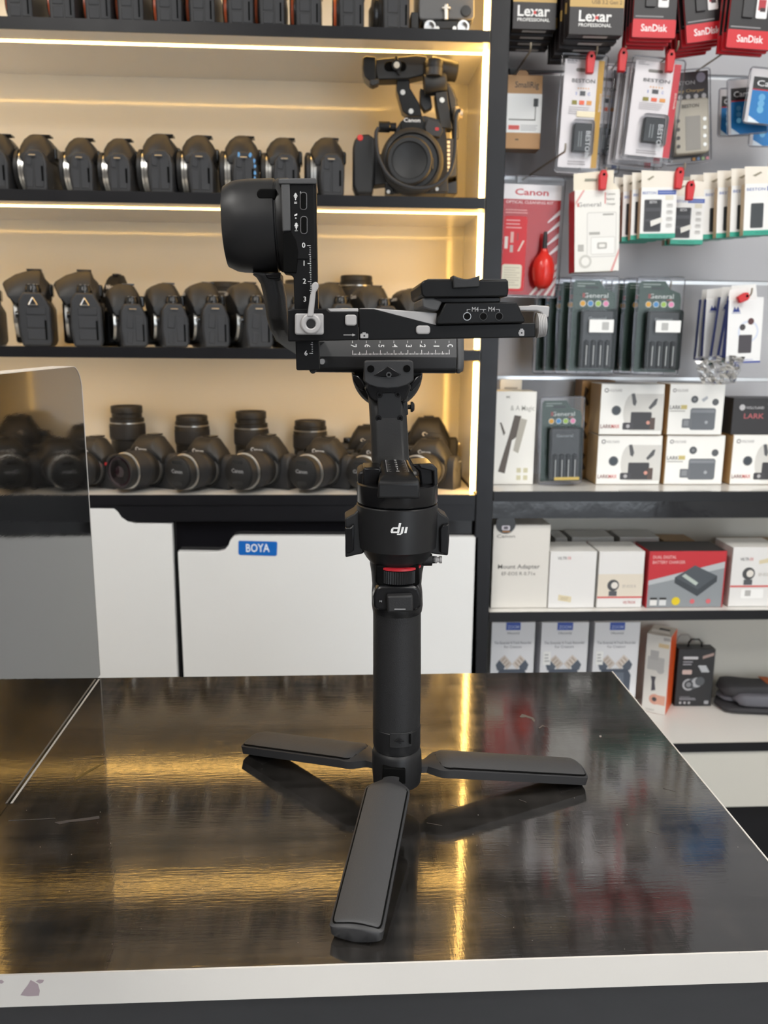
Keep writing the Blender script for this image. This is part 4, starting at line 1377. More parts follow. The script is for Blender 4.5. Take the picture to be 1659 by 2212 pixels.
body = S2('body', [(853, 282), (866, 262), (880, 252), (918, 250), (950, 258), (962, 275), (966, 300), (968, 414), (845, 416), (838, 400), (838, 320), (848, 300)], .012, .085)
S2('side_vents', [(962, 298), (985, 300), (986, 380), (962, 385)], .02, .07, 'cam_side')
mb = MB()
for k in range(8):
    mb.prism([PY(x, y, Yc + .0185) for x, y in [(965, 304 + k * 9), (972, 304 + k * 9), (972, 310 + k * 9), (965, 310 + k * 9)]], (0, .003, 0), 'back_cream')
tag(mb.build('vent_slots', cin2, p), kind='stuff')
lg = S2('logo_block', [(866, 262), (878, 252), (912, 250), (918, 264), (910, 280), (866, 280)], .006, .03, 'cam_gloss')
mb = MB().text('Canon', 'mark_white', at(PY(890, 263.5, Yc + .0055), FRONT), width=.0285, height=.0092)
tag(mb.build('lettering', cin2, p), kind='stuff')
S2('right_block', [(924, 255), (950, 264), (958, 282), (950, 296), (922, 292), (918, 275)], .004, .05, 'cam_side')
MB().prism([PY(x, y, Yc + .0035) for x, y in rrect(940, 275, 948, 282, 2)], (0, .001, 0), ink('B3262A')).build('red_badge', cin2, p)
k = Yc / (F_PX * .98)
MB().lathe([(.055, .022), (.055, .006), (.052, .002), (.046, .000), (.044, .004)], 'cam_black', at(PY(891, 347, Yc - .006), AX_Y), seg=56).build('lens_mount', cin2, p, smooth=35)
MB().lathe([(.040, .014), (.040, .003), (.037, 0), (.031, 0), (.030, .002), (.029, .0026), (0, .0030)], 'cam_black', at(PY(885, 346, Yc - .014), AX_Y), seg=48).build('mount_cap', cin2, p, smooth=35)
MB().lathe([(.052, .012), (.052, .010), (.0535, .010), (.0535, .013)], 'wire', at(PY(891, 347, Yc - .009), AX_Y), seg=56, caps=False).build('mount_rim', cin2, p, smooth=35)
S2('mount_lever', rrect(928, 340, 936, 366, 3), -.012, .01, 'cam_gloss')
# grip on the left
g = S2('side_grip', [(762, 318), (766, 300), (778, 290), (796, 289), (810, 298), (812, 330), (806, 418), (770, 419), (762, 400)], .008, .05, 'cam_black', bevel=.004)
ring_at('record_button', 778, 297, Yc + .0065, 6, .006, ink('D4362E'), cin2, p)
S2('grip_neck', [(810, 330), (842, 336), (842, 396), (808, 400)], .02, .04, 'cam_black')
S2('foot', [(833, 392), (848, 400), (850, 420), (832, 418.5)], .004, .03, 'cam_gloss')
S2('foot', [(840, 408), (962, 410), (964, 418.5), (838, 418.5)], .014, .07, 'cam_gloss')
for x, y in ((839, 414), (944, 408)):
    ring_at('foot_screw', x, y, Yc + .002, 3.5, .003, 'silver', cin2, p)
# handle posts and beam
S2('handle_post', [(857, 172), (884, 168), (886, 190), (905, 222), (912, 250), (885, 252), (870, 240), (857, 195)], .028, .03, 'cam_gloss')
S2('handle_post', [(941, 200), (966, 196), (974, 258), (978, 278), (952, 276), (944, 230)], .010, .03, 'cam_black')
for x, y in ((870, 199), (888, 240), (955, 216)):
    ring_at('post_screw', x, y, Yc + (.026 if x < 900 else .008), 5, .004, 'silver', cin2, p)
bm = S2('handle_beam', [(812, 127), (900, 118), (922, 121), (926, 160), (880, 170), (815, 172), (810, 150)], .020, .035, 'cam_black', bevel=.002)
S2('beam_end', [(783, 124), (790, 120), (812, 122), (813, 172), (802, 178), (788, 165), (784, 150)], .014, .04, 'cam_gloss', bevel=.002)
S2('beam_end_screw', [(799, 172), (818, 170), (819, 180), (806, 186), (799, 182)], .012, .02, 'cam_black')
S2('beam_slot', rrect(830, 132, 878, 154, 10), .0185, .004, 'dark_hole')
ring_at('clamp_knob', 857, 140, Yc + .012, 10, .01, 'cam_gloss', cin2, p)
ring_at('knob_centre', 857, 140, Yc + .0105, 6, .003, 'back_cream', cin2, p)
S2('knob_wing', [(853, 120), (858, 119), (866, 148), (864, 162), (859, 160), (852, 135)], .014, .004, 'cam_gloss')
# eyepiece barrels
pE = PY(930, 145, Yc + .03)
MB().lathe([(.0175, 0), (.0175, .034), (.0165, .040), (.0165, .046), (.012, .048)], 'cam_black', at(pE, AX_X @ Matrix.Rotation(.15, 4, 'X')), seg=32).build('viewfinder', cin2, p, smooth=35)
MB().lathe([(.0150, 0), (.0150, .012), (.0145, .013), (.0152, .014), (.0152, .024), (.014, .026)], 'cam_side', at(PY(937, 166, Yc + .012)), seg=32).build('hinge', cin2, p, smooth=35)
MB().lathe([(.017, 0), (.018, .006), (.018, .034), (.016, .038)], 'cam_black', at(PY(916, 184, Yc + .022), AX_X @ Matrix.Rotation(-.1, 4, 'X')), seg=32).build('monitor_arm', cin2, p, smooth=35)
S2('arm_strut', [(908, 190), (930, 200), (934, 232), (918, 240), (908, 225)], .034, .02, 'cam_black')
S2('arm_cover', [(960, 168), (980, 192), (989, 214), (992, 300), (980, 304), (975, 260), (966, 210)], .022, .02, 'cam_side', bevel=.004)
S2('rear_block', [(980, 300), (988, 304), (988, 418.5), (960, 418.5), (962, 396), (985, 390)], .035, .06, 'cam_gloss')
MB().lathe([(.010, 0), (.012, .002), (.012, .008), (.008, .010), (.008, .015)], 'wire', at(PY(980, 246, Yc + .01), AX_X), seg=24).build('cable_plug', cin2, p, smooth=35)
MB().lathe([(.009, 0), (.009, .018), (.007, .020), (.007, .030)], 'cam_gloss', at(PY(818, 274, Yc + .006), AX_X), seg=24).build('cable_plug', cin2, p, smooth=35)
cb = [(818, 276), (813, 286), (813, 310), (820, 345), (840, 380), (870, 400), (905, 407), (940, 400), (968, 378), (981, 340), (984, 290), (985, 255), (989, 240), (996, 240)]
pts = []
for i in range(len(cb) - 1):
    for q in range(4):
        t_ = q / 4
        p0, p1, p2, p3 = cb[max(0, i - 1)], cb[i], cb[i + 1], cb[min(len(cb) - 1, i + 2)]
        c_ = [0.5 * ((2 * p1[j]) + (-p0[j] + p2[j]) * t_ + (2 * p0[j] - 5 * p1[j] + 4 * p2[j] - p3[j]) * t_ ** 2 + (-p0[j] + 3 * p1[j] - 3 * p2[j] + p3[j]) * t_ ** 3) for j in (0, 1)]
        pts.append(PY(c_[0], c_[1], Yc - .02))
MB().tube(pts, .0034, 'cam_side', 10).build('cable', cin2, p, smooth=60)
# ================================================================ packages in the right bay
HANG = .045


class Pack:
    """box or carded pack: local x right, z up, front face at y = 0 facing -y, origin at bottom centre of the front"""

    def __init__(self, name, label, cat, x0, y0, x1, y1, Y, d, roll=0.0, yaw=0.0, pitch=0.0, group=None, z=None, hang=True):
        if z is None and hang:
            Y += HANG
        a, b = PY(x0, y1, Y), PY(x1, y0, Y)
        if Y > YF - .01:
            a.x = max(a.x, XB0 + .003)
        self.w, self.h, self.d = (b.x - a.x), (b.z - a.z), d
        self.loc = Vector(((a.x + b.x) / 2, Y, a.z if z is None else z))
        if z is not None:
            self.h = b.z - z
        self.t = thing(name, label, cat, self.loc, (math.radians(pitch), math.radians(roll), math.radians(yaw)), group)
        self.mb = MB()
        self.layer = 0

    def box(self, front, side=None, top=None, bottom=None, name='box', bevel=.0007, y0=0.0):
        w, h, d = self.w / 2, self.h, self.d
        side = side or front
        mb = MB()
        vs = [(-w, y0, 0), (w, y0, 0), (w, d, 0), (-w, d, 0), (-w, y0, h), (w, y0, h), (w, d, h), (-w, d, h)]
        for f, m in (((0, 3, 2, 1), bottom or side), ((4, 5, 6, 7), top or side), ((0, 1, 5, 4), front), ((1, 2, 6, 5), side), ((2, 3, 7, 6), side), ((3, 0, 4, 7), side)):
            k = len(mb.v)
            mb.f.append(list(f))
            mb.mi.append(mb.slot(ink(m) if len(m) == 6 and m not in MATS else m))
        mb.v = [Vector(v) for v in vs]
        self.o = mb.build(name, self.t, bevel=bevel)
        return self

    def uv(self, u, v, off):
        return Vector(((u - .5) * self.w, self.yo - off, (1 - v) * self.h))

    yo = 0.0

    def _off(self):
        self.layer += 1
        return .0002 + .00004 * self.layer

    def poly(self, pts, c):
        o = self._off()
        vs = [self.uv(u, v, o) for u, v in pts]
        n = len(vs)
        # face -y
        ar = sum(vs[i].x * vs[(i + 1) % n].z - vs[(i + 1) % n].x * vs[i].z for i in range(n))
        idx = tuple(range(n)) if ar > 0 else tuple(range(n - 1, -1, -1))
        self.mb.add(vs, [idx], ink(c) if c not in MATS else c)
        return self

    def rect(self, u0, v0, u1, v1, c, r=0):
        if r:
            k = self.w / self.h
            pts = rrect(u0, v0 / k, u1, v1 / k, r)
            return self.poly([(u, v * k) for u, v in pts], c)
        return self.poly([(u0, v0), (u1, v0), (u1, v1), (u0, v1)], c)

    def disc(self, u, v, r, c, n=18):
        k = self.w / self.h
        return self.poly([(u + r * math.cos(2 * PI * i / n), v + r * k * math.sin(2 * PI * i / n)) for i in range(n)], c)

    def text(self, s, u, v, hv, c, wu=None, align='C', rot=0, bold=0.008):
        """letters of height hv (fraction of the pack height) with baseline at v"""
        o = self._off()
        self.mb.text(s, ink(c) if c not in MATS else c, at(self.uv(u, v, o), FRONT @ Matrix.Rotation(math.radians(rot), 4, 'Z')),
                     height=hv * self.h / .72, width=wu * self.w if wu else None, align=align, bold=bold)
        return self

    def lines(self, u0, u1, v0, n, dv, hv, c, seed=1):
        r = random.Random(seed)
        for i in range(n):
            self.rect(u0, v0 + i * dv, u1 - (u1 - u0) * r.uniform(0, .3), v0 + i * dv + hv, c)
        return self

    def done(self, name='print'):
        if self.mb.v:
            tag(self.mb.build(name, self.t), kind='stuff')
        return self.t

    def slab(self, name, u0, v0, u1, v1, c, y0, y1, r=.0, bevel=.0008, parent=None):
        """solid piece standing out of (negative y) or into the front"""
        pts = rrect((u0 - .5) * self.w, (1 - v1) * self.h, (u1 - .5) * self.w, (1 - v0) * self.h, max(r, .0004), 4)
        return MB().prism([(x, y0, z) for x, z in pts], (0, y1 - y0, 0), ink(c) if c not in MATS else c).build(name, parent or self.t, bevel=bevel)

    def outline(self, name, pts, c, y0, y1, bevel=None):
        return MB().prism([((u - .5) * self.w, y0, (1 - v) * self.h) for u, v in pts], (0, y1 - y0, 0), ink(c) if c not in MATS else c).build(name, self.t, bevel=bevel)


def blister(pk, card, shell_d=.016, margin=.035, bub=None, card_pts=None):
    """printed card with a clear shell round it"""
    m = margin
    pts = card_pts or [(m, m * .6), (1 - m, m * .6), (1 - m, 1 - m * .6), (m, 1 - m * .6)]
    pk.outline('card', pts, card, .004, .0046)
    pk.yo = .004
    k = pk.w / pk.h
    out = [(u, v * k) for u, v in rrect(0, 0, 1, 1 / k, .06)]
    mb = MB()
    f = [((u - .5) * pk.w, .0035, (1 - v) * pk.h) for u, v in out]
    b = [((u - .5) * pk.w, .0052, (1 - v) * pk.h) for u, v in out]
    mb.prism(f, (0, .0017, 0), 'blister_clear')
    mb.build('clear_shell', pk.t)
    # raised rim of the shell
    rim = MB().tube(f + [f[0], f[1]], .0013, 'blister_rim', 6, caps=False)
    rim.build('shell_rim', pk.t, smooth=60)
    if bub:
        u0, v0, u1, v1, dep = bub
        mb = MB()
        r0 = rrect((u0 - .5) * pk.w, (1 - v1) * pk.h, (u1 - .5) * pk.w, (1 - v0) * pk.h, .006, 3)
        cx, cz = (u0 + u1 - 1) / 2 * pk.w, (1 - (v0 + v1) / 2) * pk.h
        r1 = [(cx + (x - cx) * .93, cz + (z - cz) * .95) for x, z in r0]
        mb.loft([[(x, .0034, z) for x, z in r0], [(x, .0034 - dep, z) for x, z in r1]], 'blister_clear', caps=False)
        mb.add([(x, .0034 - dep, z) for x, z in r1], [tuple(range(len(r1)))], 'blister_clear')
        mb.build('clear_bubble', pk.t)
    return pk


clear_plastic('blister_rim', (.85, .85, .88), .15)


def stack_behind(pk, n, step, dx=0.0, dz=0.0, labels=None, group=None, rnd=0.0):
    """copies of a finished pack hanging behind it"""
    out = []
    for k in range(1, n + 1):
        o = copy_tree(pk.t)
        o.location = pk.loc + Vector((dx * k + random.uniform(-rnd, rnd), step * k, dz * k))
        tag(o, labels % ORD[k] if labels else None, None, group)
        out.append(o)
    return out


# ---------------------------------------------------------------- wire hooks with red stoppers
def hook(tip, wall, label, stopper=None, rot=0.0, Yt=1.46):
    """tip, wall = pixels; a wire from the slatted wall to a raised tip"""
    Yt += HANG
    a, b = PY(*tip, Yt), PY(*wall, YS - .002)
    t = thing('wire_hook', label, 'hook', b)
    up_ = Vector((0, 0, .010))
    bend = a.lerp(b, .12) - Vector((0, 0, 0))
    knee = Vector((a.x, a.y + .004, a.z - .012))
    MB().tube([b, b.lerp(knee, .5), knee, knee.lerp(a, .35) + Vector((0, -.002, 0)), a], .0016, 'wire', 8).build('wire', t, b, smooth=60)
    MB().box((b.x - .010, YS - .004, b.z - .006), (b.x + .010, YS - .0005, b.z + .010), 'aluminium').build('wall_plate', t, b, bevel=.0006)
    if stopper:
        s = stopper
        c = PY(s[0], (s[1] + s[2]) / 2, Yt - .003)
        hh = (PY(s[0], s[1], Yt).z - PY(s[0], s[2], Yt).z)
        w = .0075
        g = thing('price_stopper', label.replace('wire hook', 'red plastic stopper on the hook').replace('with red stopper ', ''), 'stopper', c, (0, math.radians(rot), 0))
        MB().prism([(-w * .8, -.005, -hh / 2), (w * .8, -.005, -hh / 2), (w, -.005, hh * .25), (w * .55, -.005, hh / 2), (-w * .55, -.005, hh / 2), (-w, -.005, hh * .25)], (0, .010, 0), 'tag_red').build('clip', g, bevel=.0015)
        MB().lathe([(.0024, 0), (.0024, .0006)], 'dark_hole', at((0, -.0055, hh * .27), AX_Y), seg=12).build('clip_hole', g)


hook((1147, 92), (1112, 160), 'bare wire hook above the cardboard SmallRig box')
hook((1291, 98), (1250, 150), 'wire hook with red stopper through the yellow striped battery card', (1275, 112, 160), 2)
hook((1352, 92), (1322, 150), 'wire hook with red stopper through the blue striped battery card', (1344, 104, 156), 2)
hook((1466, 88), (1408, 150), 'wire hook with red stopper through the red striped battery card', (1447, 108, 157), 2)
hook((1620, 60), (1478, 172), 'long bare wire hook over the grey battery charger pack', Yt=1.43)
hook((1222, 310), (1128, 389), 'bare wire hook above the red cleaning kit', Yt=1.44)
hook((1310, 362), (1265, 395), 'wire hook with red stopper through the white charger box', (1302, 368, 411), 1)
hook((1480, 352), (1400, 386), 'wire hook with red stopper through the front white charger box with two slots', (1466, 362, 409), 3)
hook((1498, 388), (1470, 402), 'wire hook with red stopper through the rear white charger box with two slots', (1490, 391, 433), 2)
hook((1662, 352), (1610, 385), 'wire hook with red stopper through the white box at the right edge', (1652, 364, 394), 60)
hook((1625, 622), (1600, 640), 'wire hook with red stopper through the small microphone packs', (1605, 630, 656), 62)
hook((1300, 606), (1270, 618), 'wire hook holding the left row of green charger packs', Yt=1.5)
hook((1450, 608), (1422, 622), 'wire hook holding the right row of green charger packs', Yt=1.5)

# ---------------------------------------------------------------- top row
KR = '211C1E'
def lexar(label, x0, x1, y1, Y, usb, grp):
    k = Pack('card_reader_box', label, 'box', x0, -150, x1, y1, Y, .019, group=grp)
    k.box(KR, KR, KR, '1A1718')
    h = k.h
    vb = 1 - .041 / h
    k.rect(0, vb - .030 / h * .55, 1, vb, 'C9A560')
    k.text(usb, .96, vb - .005 / h, .006 / h, '5A4420', align='R')
    k.rect(0, .2, 1, vb - .0166 / h, '3A2C2E')
    k.poly([(.35, vb - .06 / h), (.8, vb - .09 / h), (.85, vb - .03 / h), (.5, vb - .022 / h)], '27201F')
    k.text('Lexar', .48, vb + .021 / h, .0165 / h, 'F4F2F0', wu=.063 / k.w * .86, bold=.02)
    k.rect(.475, vb + .013 / h, .535, vb + .018 / h, 'D03A34')
    k.text('PROFESSIONAL', .48, vb + .029 / h, .0052 / h, 'EDEBE8', wu=.063 / k.w * .86, bold=.018)
    k.mb.add([(-.018, .004, -.0004), (.022, .004, -.0004), (.022, .013, -.0004), (-.018, .013, -.0004)], [(0, 3, 2, 1)], ink('C9C7C6'))
    k.done()
    return k


k = lexar('black Lexar box with gold USB 3.1 band beside the black post', 1100, 1210, 62, 1.46, 'USB 3.1', 'black card reader boxes')
stack_behind(k, 3, .021, .001, -.003, 'black card reader box, %s in the hanging stack beside the post', 'black card reader boxes')
k = lexar('large black Lexar box with gold USB 3.2 Gen 2 band', 1228, 1358, 74, 1.42, 'USB 3.2 Gen 2', 'black card reader boxes')
stack_behind(k, 4, .022, -.002, -.0035, 'black card reader box, %s behind the USB 3.2 Gen 2 box', 'black card reader boxes')


def sandisk(label, x0, x1, y1, Y, roll, yaw=0):
    k = Pack('memory_card_pack', label, 'pack', x0, -140, x1, y1, Y, .006, roll=roll, yaw=yaw, group='red and black memory card packs')
    k.box('232022', 'B01A24', '232022', 'B01A24', name='card')
    h, w = k.h, k.w
    vb = 1 - .0275 / h
    k.rect(0, vb, 1, 1, 'D3222E', r=.03)
    k.text('SanDisk', .5, 1 - .0095 / h, .0108 / h, 'F6EEEE', wu=.044 / w, bold=.02)
    k.rect(.05, vb - .005 / h, .7, vb - .003 / h, '8D8A8C')
    k.rect(.56, vb - .055 / h, .80, vb - .018 / h, 'F2F0F0', r=.03)
    k.rect(.60, vb - .046 / h, .76, vb - .030 / h, 'B5313A')
    k.rect(.64, vb - .034 / h, .76, vb - .028 / h, '3B2527')
    k.done()
    k.slab('adapter', .26, 1 - .092 / h, .50, 1 - .045 / h, '3A393B', -.003, .0, .002)
    return k


k = sandisk('red and black SanDisk pack, leftmost of three', 1365, 1474, 80, 1.43, 0)
stack_behind(k, 3, .012, -.001, -.002, 'red and black memory card pack, %s in the leftmost SanDisk stack', 'red and black memory card packs')
k = sandisk('red and black SanDisk pack hanging tilted in the middle', 1484, 1592, 86, 1.450, -9, 0)
stack_behind(k, 4, .014, -.003, -.002, 'red and black memory card pack, %s in the middle tilted SanDisk stack', 'red and black memory card packs')
k = sandisk('red and black SanDisk pack cut by the right picture edge', 1568, 1690, 104, 1.405, 2)
stack_behind(k, 2, .012, -.002, -.001, 'red and black memory card pack, %s in the stack at the right edge', 'red and black memory card packs')

# ---------------------------------------------------------------- second row
k = Pack('accessory_box', 'cardboard brown and white SmallRig box beside the black post', 'box', 1062, 163, 1173, 320, 1.54, .035)
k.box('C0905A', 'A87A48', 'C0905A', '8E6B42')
k.rect(0, .25, 1, .78, 'FAFAF8')
k.text('SmallRig', .62, .17, .085, '2E2A26', wu=.58)
k.slab('cable_plug', .80, .315, .91, .42, '2B2F33', -.002, .0, .0005)
k.rect(.84, .42, .86, .60, '55524A')
k.rect(.2, .595, .86, .61, '55524A')
k.rect(.2, .68, .47, .74, 'E0574F')
k.lines(.5, .95, .675, 4, .022, .008, 'AFAFAF', 3)
k.rect(.38, .865, .46, .885, '6A5438')
k.outline('hang_tab', [(.42, -.07), (.46, -.10), (.64, -.10), (.69, -.06), (.72, .002), (.38, .002)], 'B58450', .016, .0166)
k.done()


def battery_card(label, x0, y0, x1, y1, Y, stripe, code, roll=0, grp='long battery blister cards', yaw=0):
    k = Pack('battery_blister', label, 'blister pack', x0, y0, x1, y1, Y, .016, roll=roll, group=grp, yaw=yaw)
    blister(k, 'ECE7E8', margin=.07)
    k.rect(.80, .045, .93, .955, stripe)
    k.text(code, .12, .065, .018, '5A5658', align='L')
    k.rect(.12, .072, .32, .078, 'A8A4A6')
    k.rect(.32, .115, .60, .145, '8F8B86', r=.05)
    k.text('BESTON', .50, .235, .032, '1C1A1E', wu=.50, bold=.006)
    for i in range(5):
        k.disc(.40 + i * .055, .283, .016, 'E2B58C', 10)
    k.rect(.44, .305, .56, .345, '4A4A50')
    k.text('3', .36, .34, .026, '5B78C8')
    k.text('C', .64, .34, .026, '5B78C8')
    for i, c in enumerate(('8C8230', 'E86440', 'E09A50')):
        k.rect(.28 + i * .16, .385, .39 + i * .16, .42, c)
    k.lines(.22, .78, .44, 4, .018, .006, 'B9B4B6', 5)
    k.text('ECO-Friendly', .875, .40, .020, 'F0E8E0', rot=-90)
    k.lines(.28, .72, .90, 2, .022, .010, 'B5B0B2', 9)
    k.done()
    b = k.slab('battery', .34, .59, .72, .83, '2A2F33', -.009, .003, .0015)
    mb = MB().text('BESTON', ink('D8DADC'), at(((.60 - .5) * k.w, -.0093, (1 - .655) * k.h), FRONT @ Matrix.Rotation(-PI / 2, 4, 'Z')), height=.012, width=.042, align='L')
    for q in range(2):
        mb.prism([((.44 + .05 * q - .5) * k.w, -.0093, (1 - .66) * k.h), ((.46 + .05 * q - .5) * k.w, -.0093, (1 - .66) * k.h), ((.46 + .05 * q - .5) * k.w, -.0093, (1 - .79) * k.h), ((.44 + .05 * q - .5) * k.w, -.0093, (1 - .79) * k.h)], (0, .0002, 0), ink('8F9496'))
    tag(mb.build('lettering', b), kind='stuff')
    mb = MB()
    r0 = rrect((.28 - .5) * k.w, .13 * k.h, (.78 - .5) * k.w, .44 * k.h, .006, 3)
    mb.loft([[(x, .0034, z) for x, z in r0], [(x * .97, -.012, z) for x, z in r0]], 'blister_clear', caps=False)
    mb.add([(x * .97, -.012, z) for x, z in r0], [tuple(range(len(r0)))], 'blister_clear')
    mb.build('clear_bubble', k.t)
    return k


k = battery_card('white battery card with a yellow stripe down its right side', 1198, 117, 1310, 371, 1.475, 'C79A1E', 'EN-EL14', roll=1.5)
k.slab('price_sticker', .40, .475, .80, .525, 'F0E4C4', .0025, .0030, .001)
battery_card('white battery card with a blue stripe, hanging behind the yellow striped card', 1252, 140, 1352, 372, 1.535, '3A4C9A', 'EN-EL15', roll=3)
k = battery_card('white battery card with a red stripe down its right side', 1341, 124, 1470, 345, 1.470, 'CF2F3E', 'LP-E17', roll=4)
stack_behind(k, 2, .022, -.008, -.004, 'white battery card with red stripe, %s in its stack', 'long battery blister cards')

k = Pack('charger_blister', 'grey battery charger in a dark blister card', 'blister pack', 1440, 150, 1555, 352, 1.515, .03, roll=-6)
blister(k, '3A3434', margin=.04)
k.text('BESTON', .42, .155, .040, 'BDB8B6', wu=.5)
k.text('Battery Charger', .48, .235, .032, 'C9A66A', wu=.78)
for i in range(5):
    k.disc(.18 + i * .17, .285, .05, 'C8C2C0', 14)
k.disc(.80, .09, .10, '8F8A98', 16)
k.rect(.10, .94, .55, .975, '9C9896')
for i, c in enumerate(('C98B3E', '7C93B8', '8FA878', 'C07A86')):
    k.disc(.62 + i * .1, .955, .035, c, 12)
k.done()
ch = k.slab('charger', .10, .335, .86, .915, 'AFA89A', -.018, .003, .006, .003)
mb = MB()
for s, c in (((.34, .52, .66, .88), '8E8A84'),):
    mb.prism([((u - .5) * k.w, -.0185, (1 - v) * k.h) for u, v in ((s[0], s[1]), (s[2], s[1]), (s[2], s[3]), (s[0], s[3]))], (0, .002, 0), ink(c))
mb.build('battery_bay', ch)
mb = MB()
for i in range(4):
    for u in (.18, .75):
        mb.lathe([(.0034, 0), (.003, .001)], ink('4A4644') if u < .5 else 'silver', at(((u - .5) * k.w, -.0190, (1 - (.56 + .09 * i)) * k.h), AX_Y), seg=10)
tag(mb.build('contacts', ch), kind='stuff')
mb = MB().text('BESTON', ink('4A4644'), at(((.45 - .5) * k.w, -.0188, (1 - .43) * k.h), FRONT), width=.03, height=.008)
tag(mb.build('lettering', ch), kind='stuff')


def cam_pack(label, x0, y0, x1, y1, Y, roll=0):
    k = Pack('battery_pack', label, 'blister pack', x0, y0, x1, y1, Y, .02, roll=roll, group='blue battery blister packs')
    blister(k, 'D9D5D6', margin=.03)
    k.rect(.09, .16, .97, .98, '1E86C8')
    k.rect(.09, .16, .97, .38, '2A2828')
    k.rect(.09, .375, .97, .40, 'C0303A')
    k.text('Camelion', .16, .32, .105, 'F2F2F2', align='L', wu=.78)
    k.poly([(.09, .86), (.30, .98), (.09, .98)], 'EAF2F8')
    for i in range(3):
        k.disc(.28, .52 + .11 * i, .06, '6FB6DE', 12)
    k.poly([(.45, .40), (.97, .40), (.97, .62)], '2C4F86')
    k.done()
    return k


cam_pack('blue Camelion battery pack cut by the right picture edge, nearest', 1605, 150, 1738, 268, 1.45, 4)
cam_pack('blue Camelion battery pack, just behind the nearest one', 1574, 168, 1672, 288, 1.49, -6)
cam_pack('blue Camelion battery pack, third back beside the grey charger', 1552, 190, 1632, 292, 1.55, -3)
cam_pack('blue Camelion battery pack lowest at the right picture edge', 1618, 215, 1730, 315, 1.56, 0)

# ---------------------------------------------------------------- third row
k = Pack('cleaning_kit', 'red Canon optical cleaning kit with a red rubber blower', 'blister pack', 1074, 381, 1219, 640, 1.52, .02, roll=1)
blister(k, 'B80C18', margin=.045, card_pts=[(.03, .068), (.95, .068), (.95, .985), (.03, .985)])
k.rect(.03, .068, .95, .19, 'EDE8E8')
k.text('Canon', .475, .155, .052, 'C8202B', wu=.54, bold=.022)
k.text('OPTICAL CLEANING KIT', .07, .225, .024, 'F3D8D8', align='L', wu=.76)
for a, b in ((.33, .22), (.42, .30), (.52, .38), (.62, .48)):
    k.poly([(.95, a - .065), (.95, a - .025), (.76, a + .05), (.76, a + .035)], 'F0E6E6')
for u in (.52, .64, .76, .88):
    k.poly([(u, .985), (u + .05, .985), (.95, .985 - (.95 - u) * .5 - .02), (.95, .985 - (.95 - u) * .5 - .06)], 'F0E2DC')
k.lines(.07, .44, .275, 2, .022, .009, 'E9A0A0', 4)
k.rect(.06, .33, .43, .955, 'DA1A26', r=.05)
k.lines(.09, .38, .36, 3, .03, .010, 'F0A8A8', 6)
for u, v, u1, v1, c in ((.08, .50, .13, .60, 'F2E6E0'), (.17, .46, .22, .55, 'E8B8B0'), (.17, .57, .22, .63, 'C8B8B4'), (.27, .47, .30, .53, 'B8383A')):
    k.rect(u, v, u1, v1, c)
k.poly([(.29, .62), (.32, .62), (.40, .53), (.37, .53)], 'F0D8C8')
k.rect(.06, .73, .38, .935, 'EDE6CF', r=.04)
k.lines(.09, .36, .755, 8, .021, .006, 'C9C0A8', 8)
k.done()
bl = MB().lathe([(.0, .0), (.008, .0004), (.0145, .006), (.0185, .016), (.0205, .030), (.0195, .042), (.0155, .054), (.0085, .062), (.0062, .066), (.0058, .070)], pbr('blower_red', (.70, .03, .02), .25), at((.20 * k.w, -.012, .065 * k.h)), seg=28)
bo = bl.build('blower', k.t, smooth=60)
MB().lathe([(.0046, .069), (.0042, .090), (.0034, .098), (.0026, .100)], 'cam_side', at((.20 * k.w, -.012, .065 * k.h)), seg=16).build('nozzle', bo, smooth=50)

k = Pack('charger_box', 'white General charger box with a red left side', 'box', 1240, 411, 1349, 586, 1.465, .032, roll=-3, yaw=3)
k.box('F1EFE9', 'B4232B', 'EDE6D6', 'E8E2D6')
k.text('General', .06, .20, .055, '9A9894', align='L', wu=.52)
k.rect(.055, .155, .10, .2, 'D9807A')
k.rect(.66, .03, .685, .17, 'DD8A86')
for i, s_ in enumerate(('Camera', 'Battery', 'Charger')):
    k.text(s_, .70, .065 + i * .06, .026, '8F8C86', align='L')
k.rect(.27, .27, .93, .82, 'D6D4CF', r=.04)
k.rect(.285, .28, .915, .81, 'EFEDE8', r=.03)
k.rect(.36, .57, .90, .79, 'DAD8D2', r=.03)
k.rect(.375, .58, .885, .78, 'F4F2EE', r=.02)
k.rect(.50, .64, .72, .72, 'B8B6B0', r=.03)
k.rect(.54, .66, .68, .70, 'EFEDE8', r=.03)
k.rect(.62, .29, .86, .31, 'AFADA7')
k.rect(.32, .51, .56, .545, 'B5B3AD')
k.disc(.24, .87, .14, 'CFCDC6', 20)
k.disc(.24, .87, .09, 'F1EFE9', 20)
k.rect(.08, .66, .20, .74, 'B9B7B1')
k.poly([(.02, .14), (.18, .0), (.22, .0), (.02, .18)], 'E6A8A4')
k.poly([(.80, 1), (.99, .72), (.99, .78), (.85, 1)], 'E6A8A4')
k.outline('hang_tab', [(-.02, .002), (-.02, -.20), (.86, -.235), (.86, -.08), (1.0, .002)], 'EFE6D2', .001, .0018)
k.rect(.22, -.135, .48, -.11, '8E8E7E')
k.done()


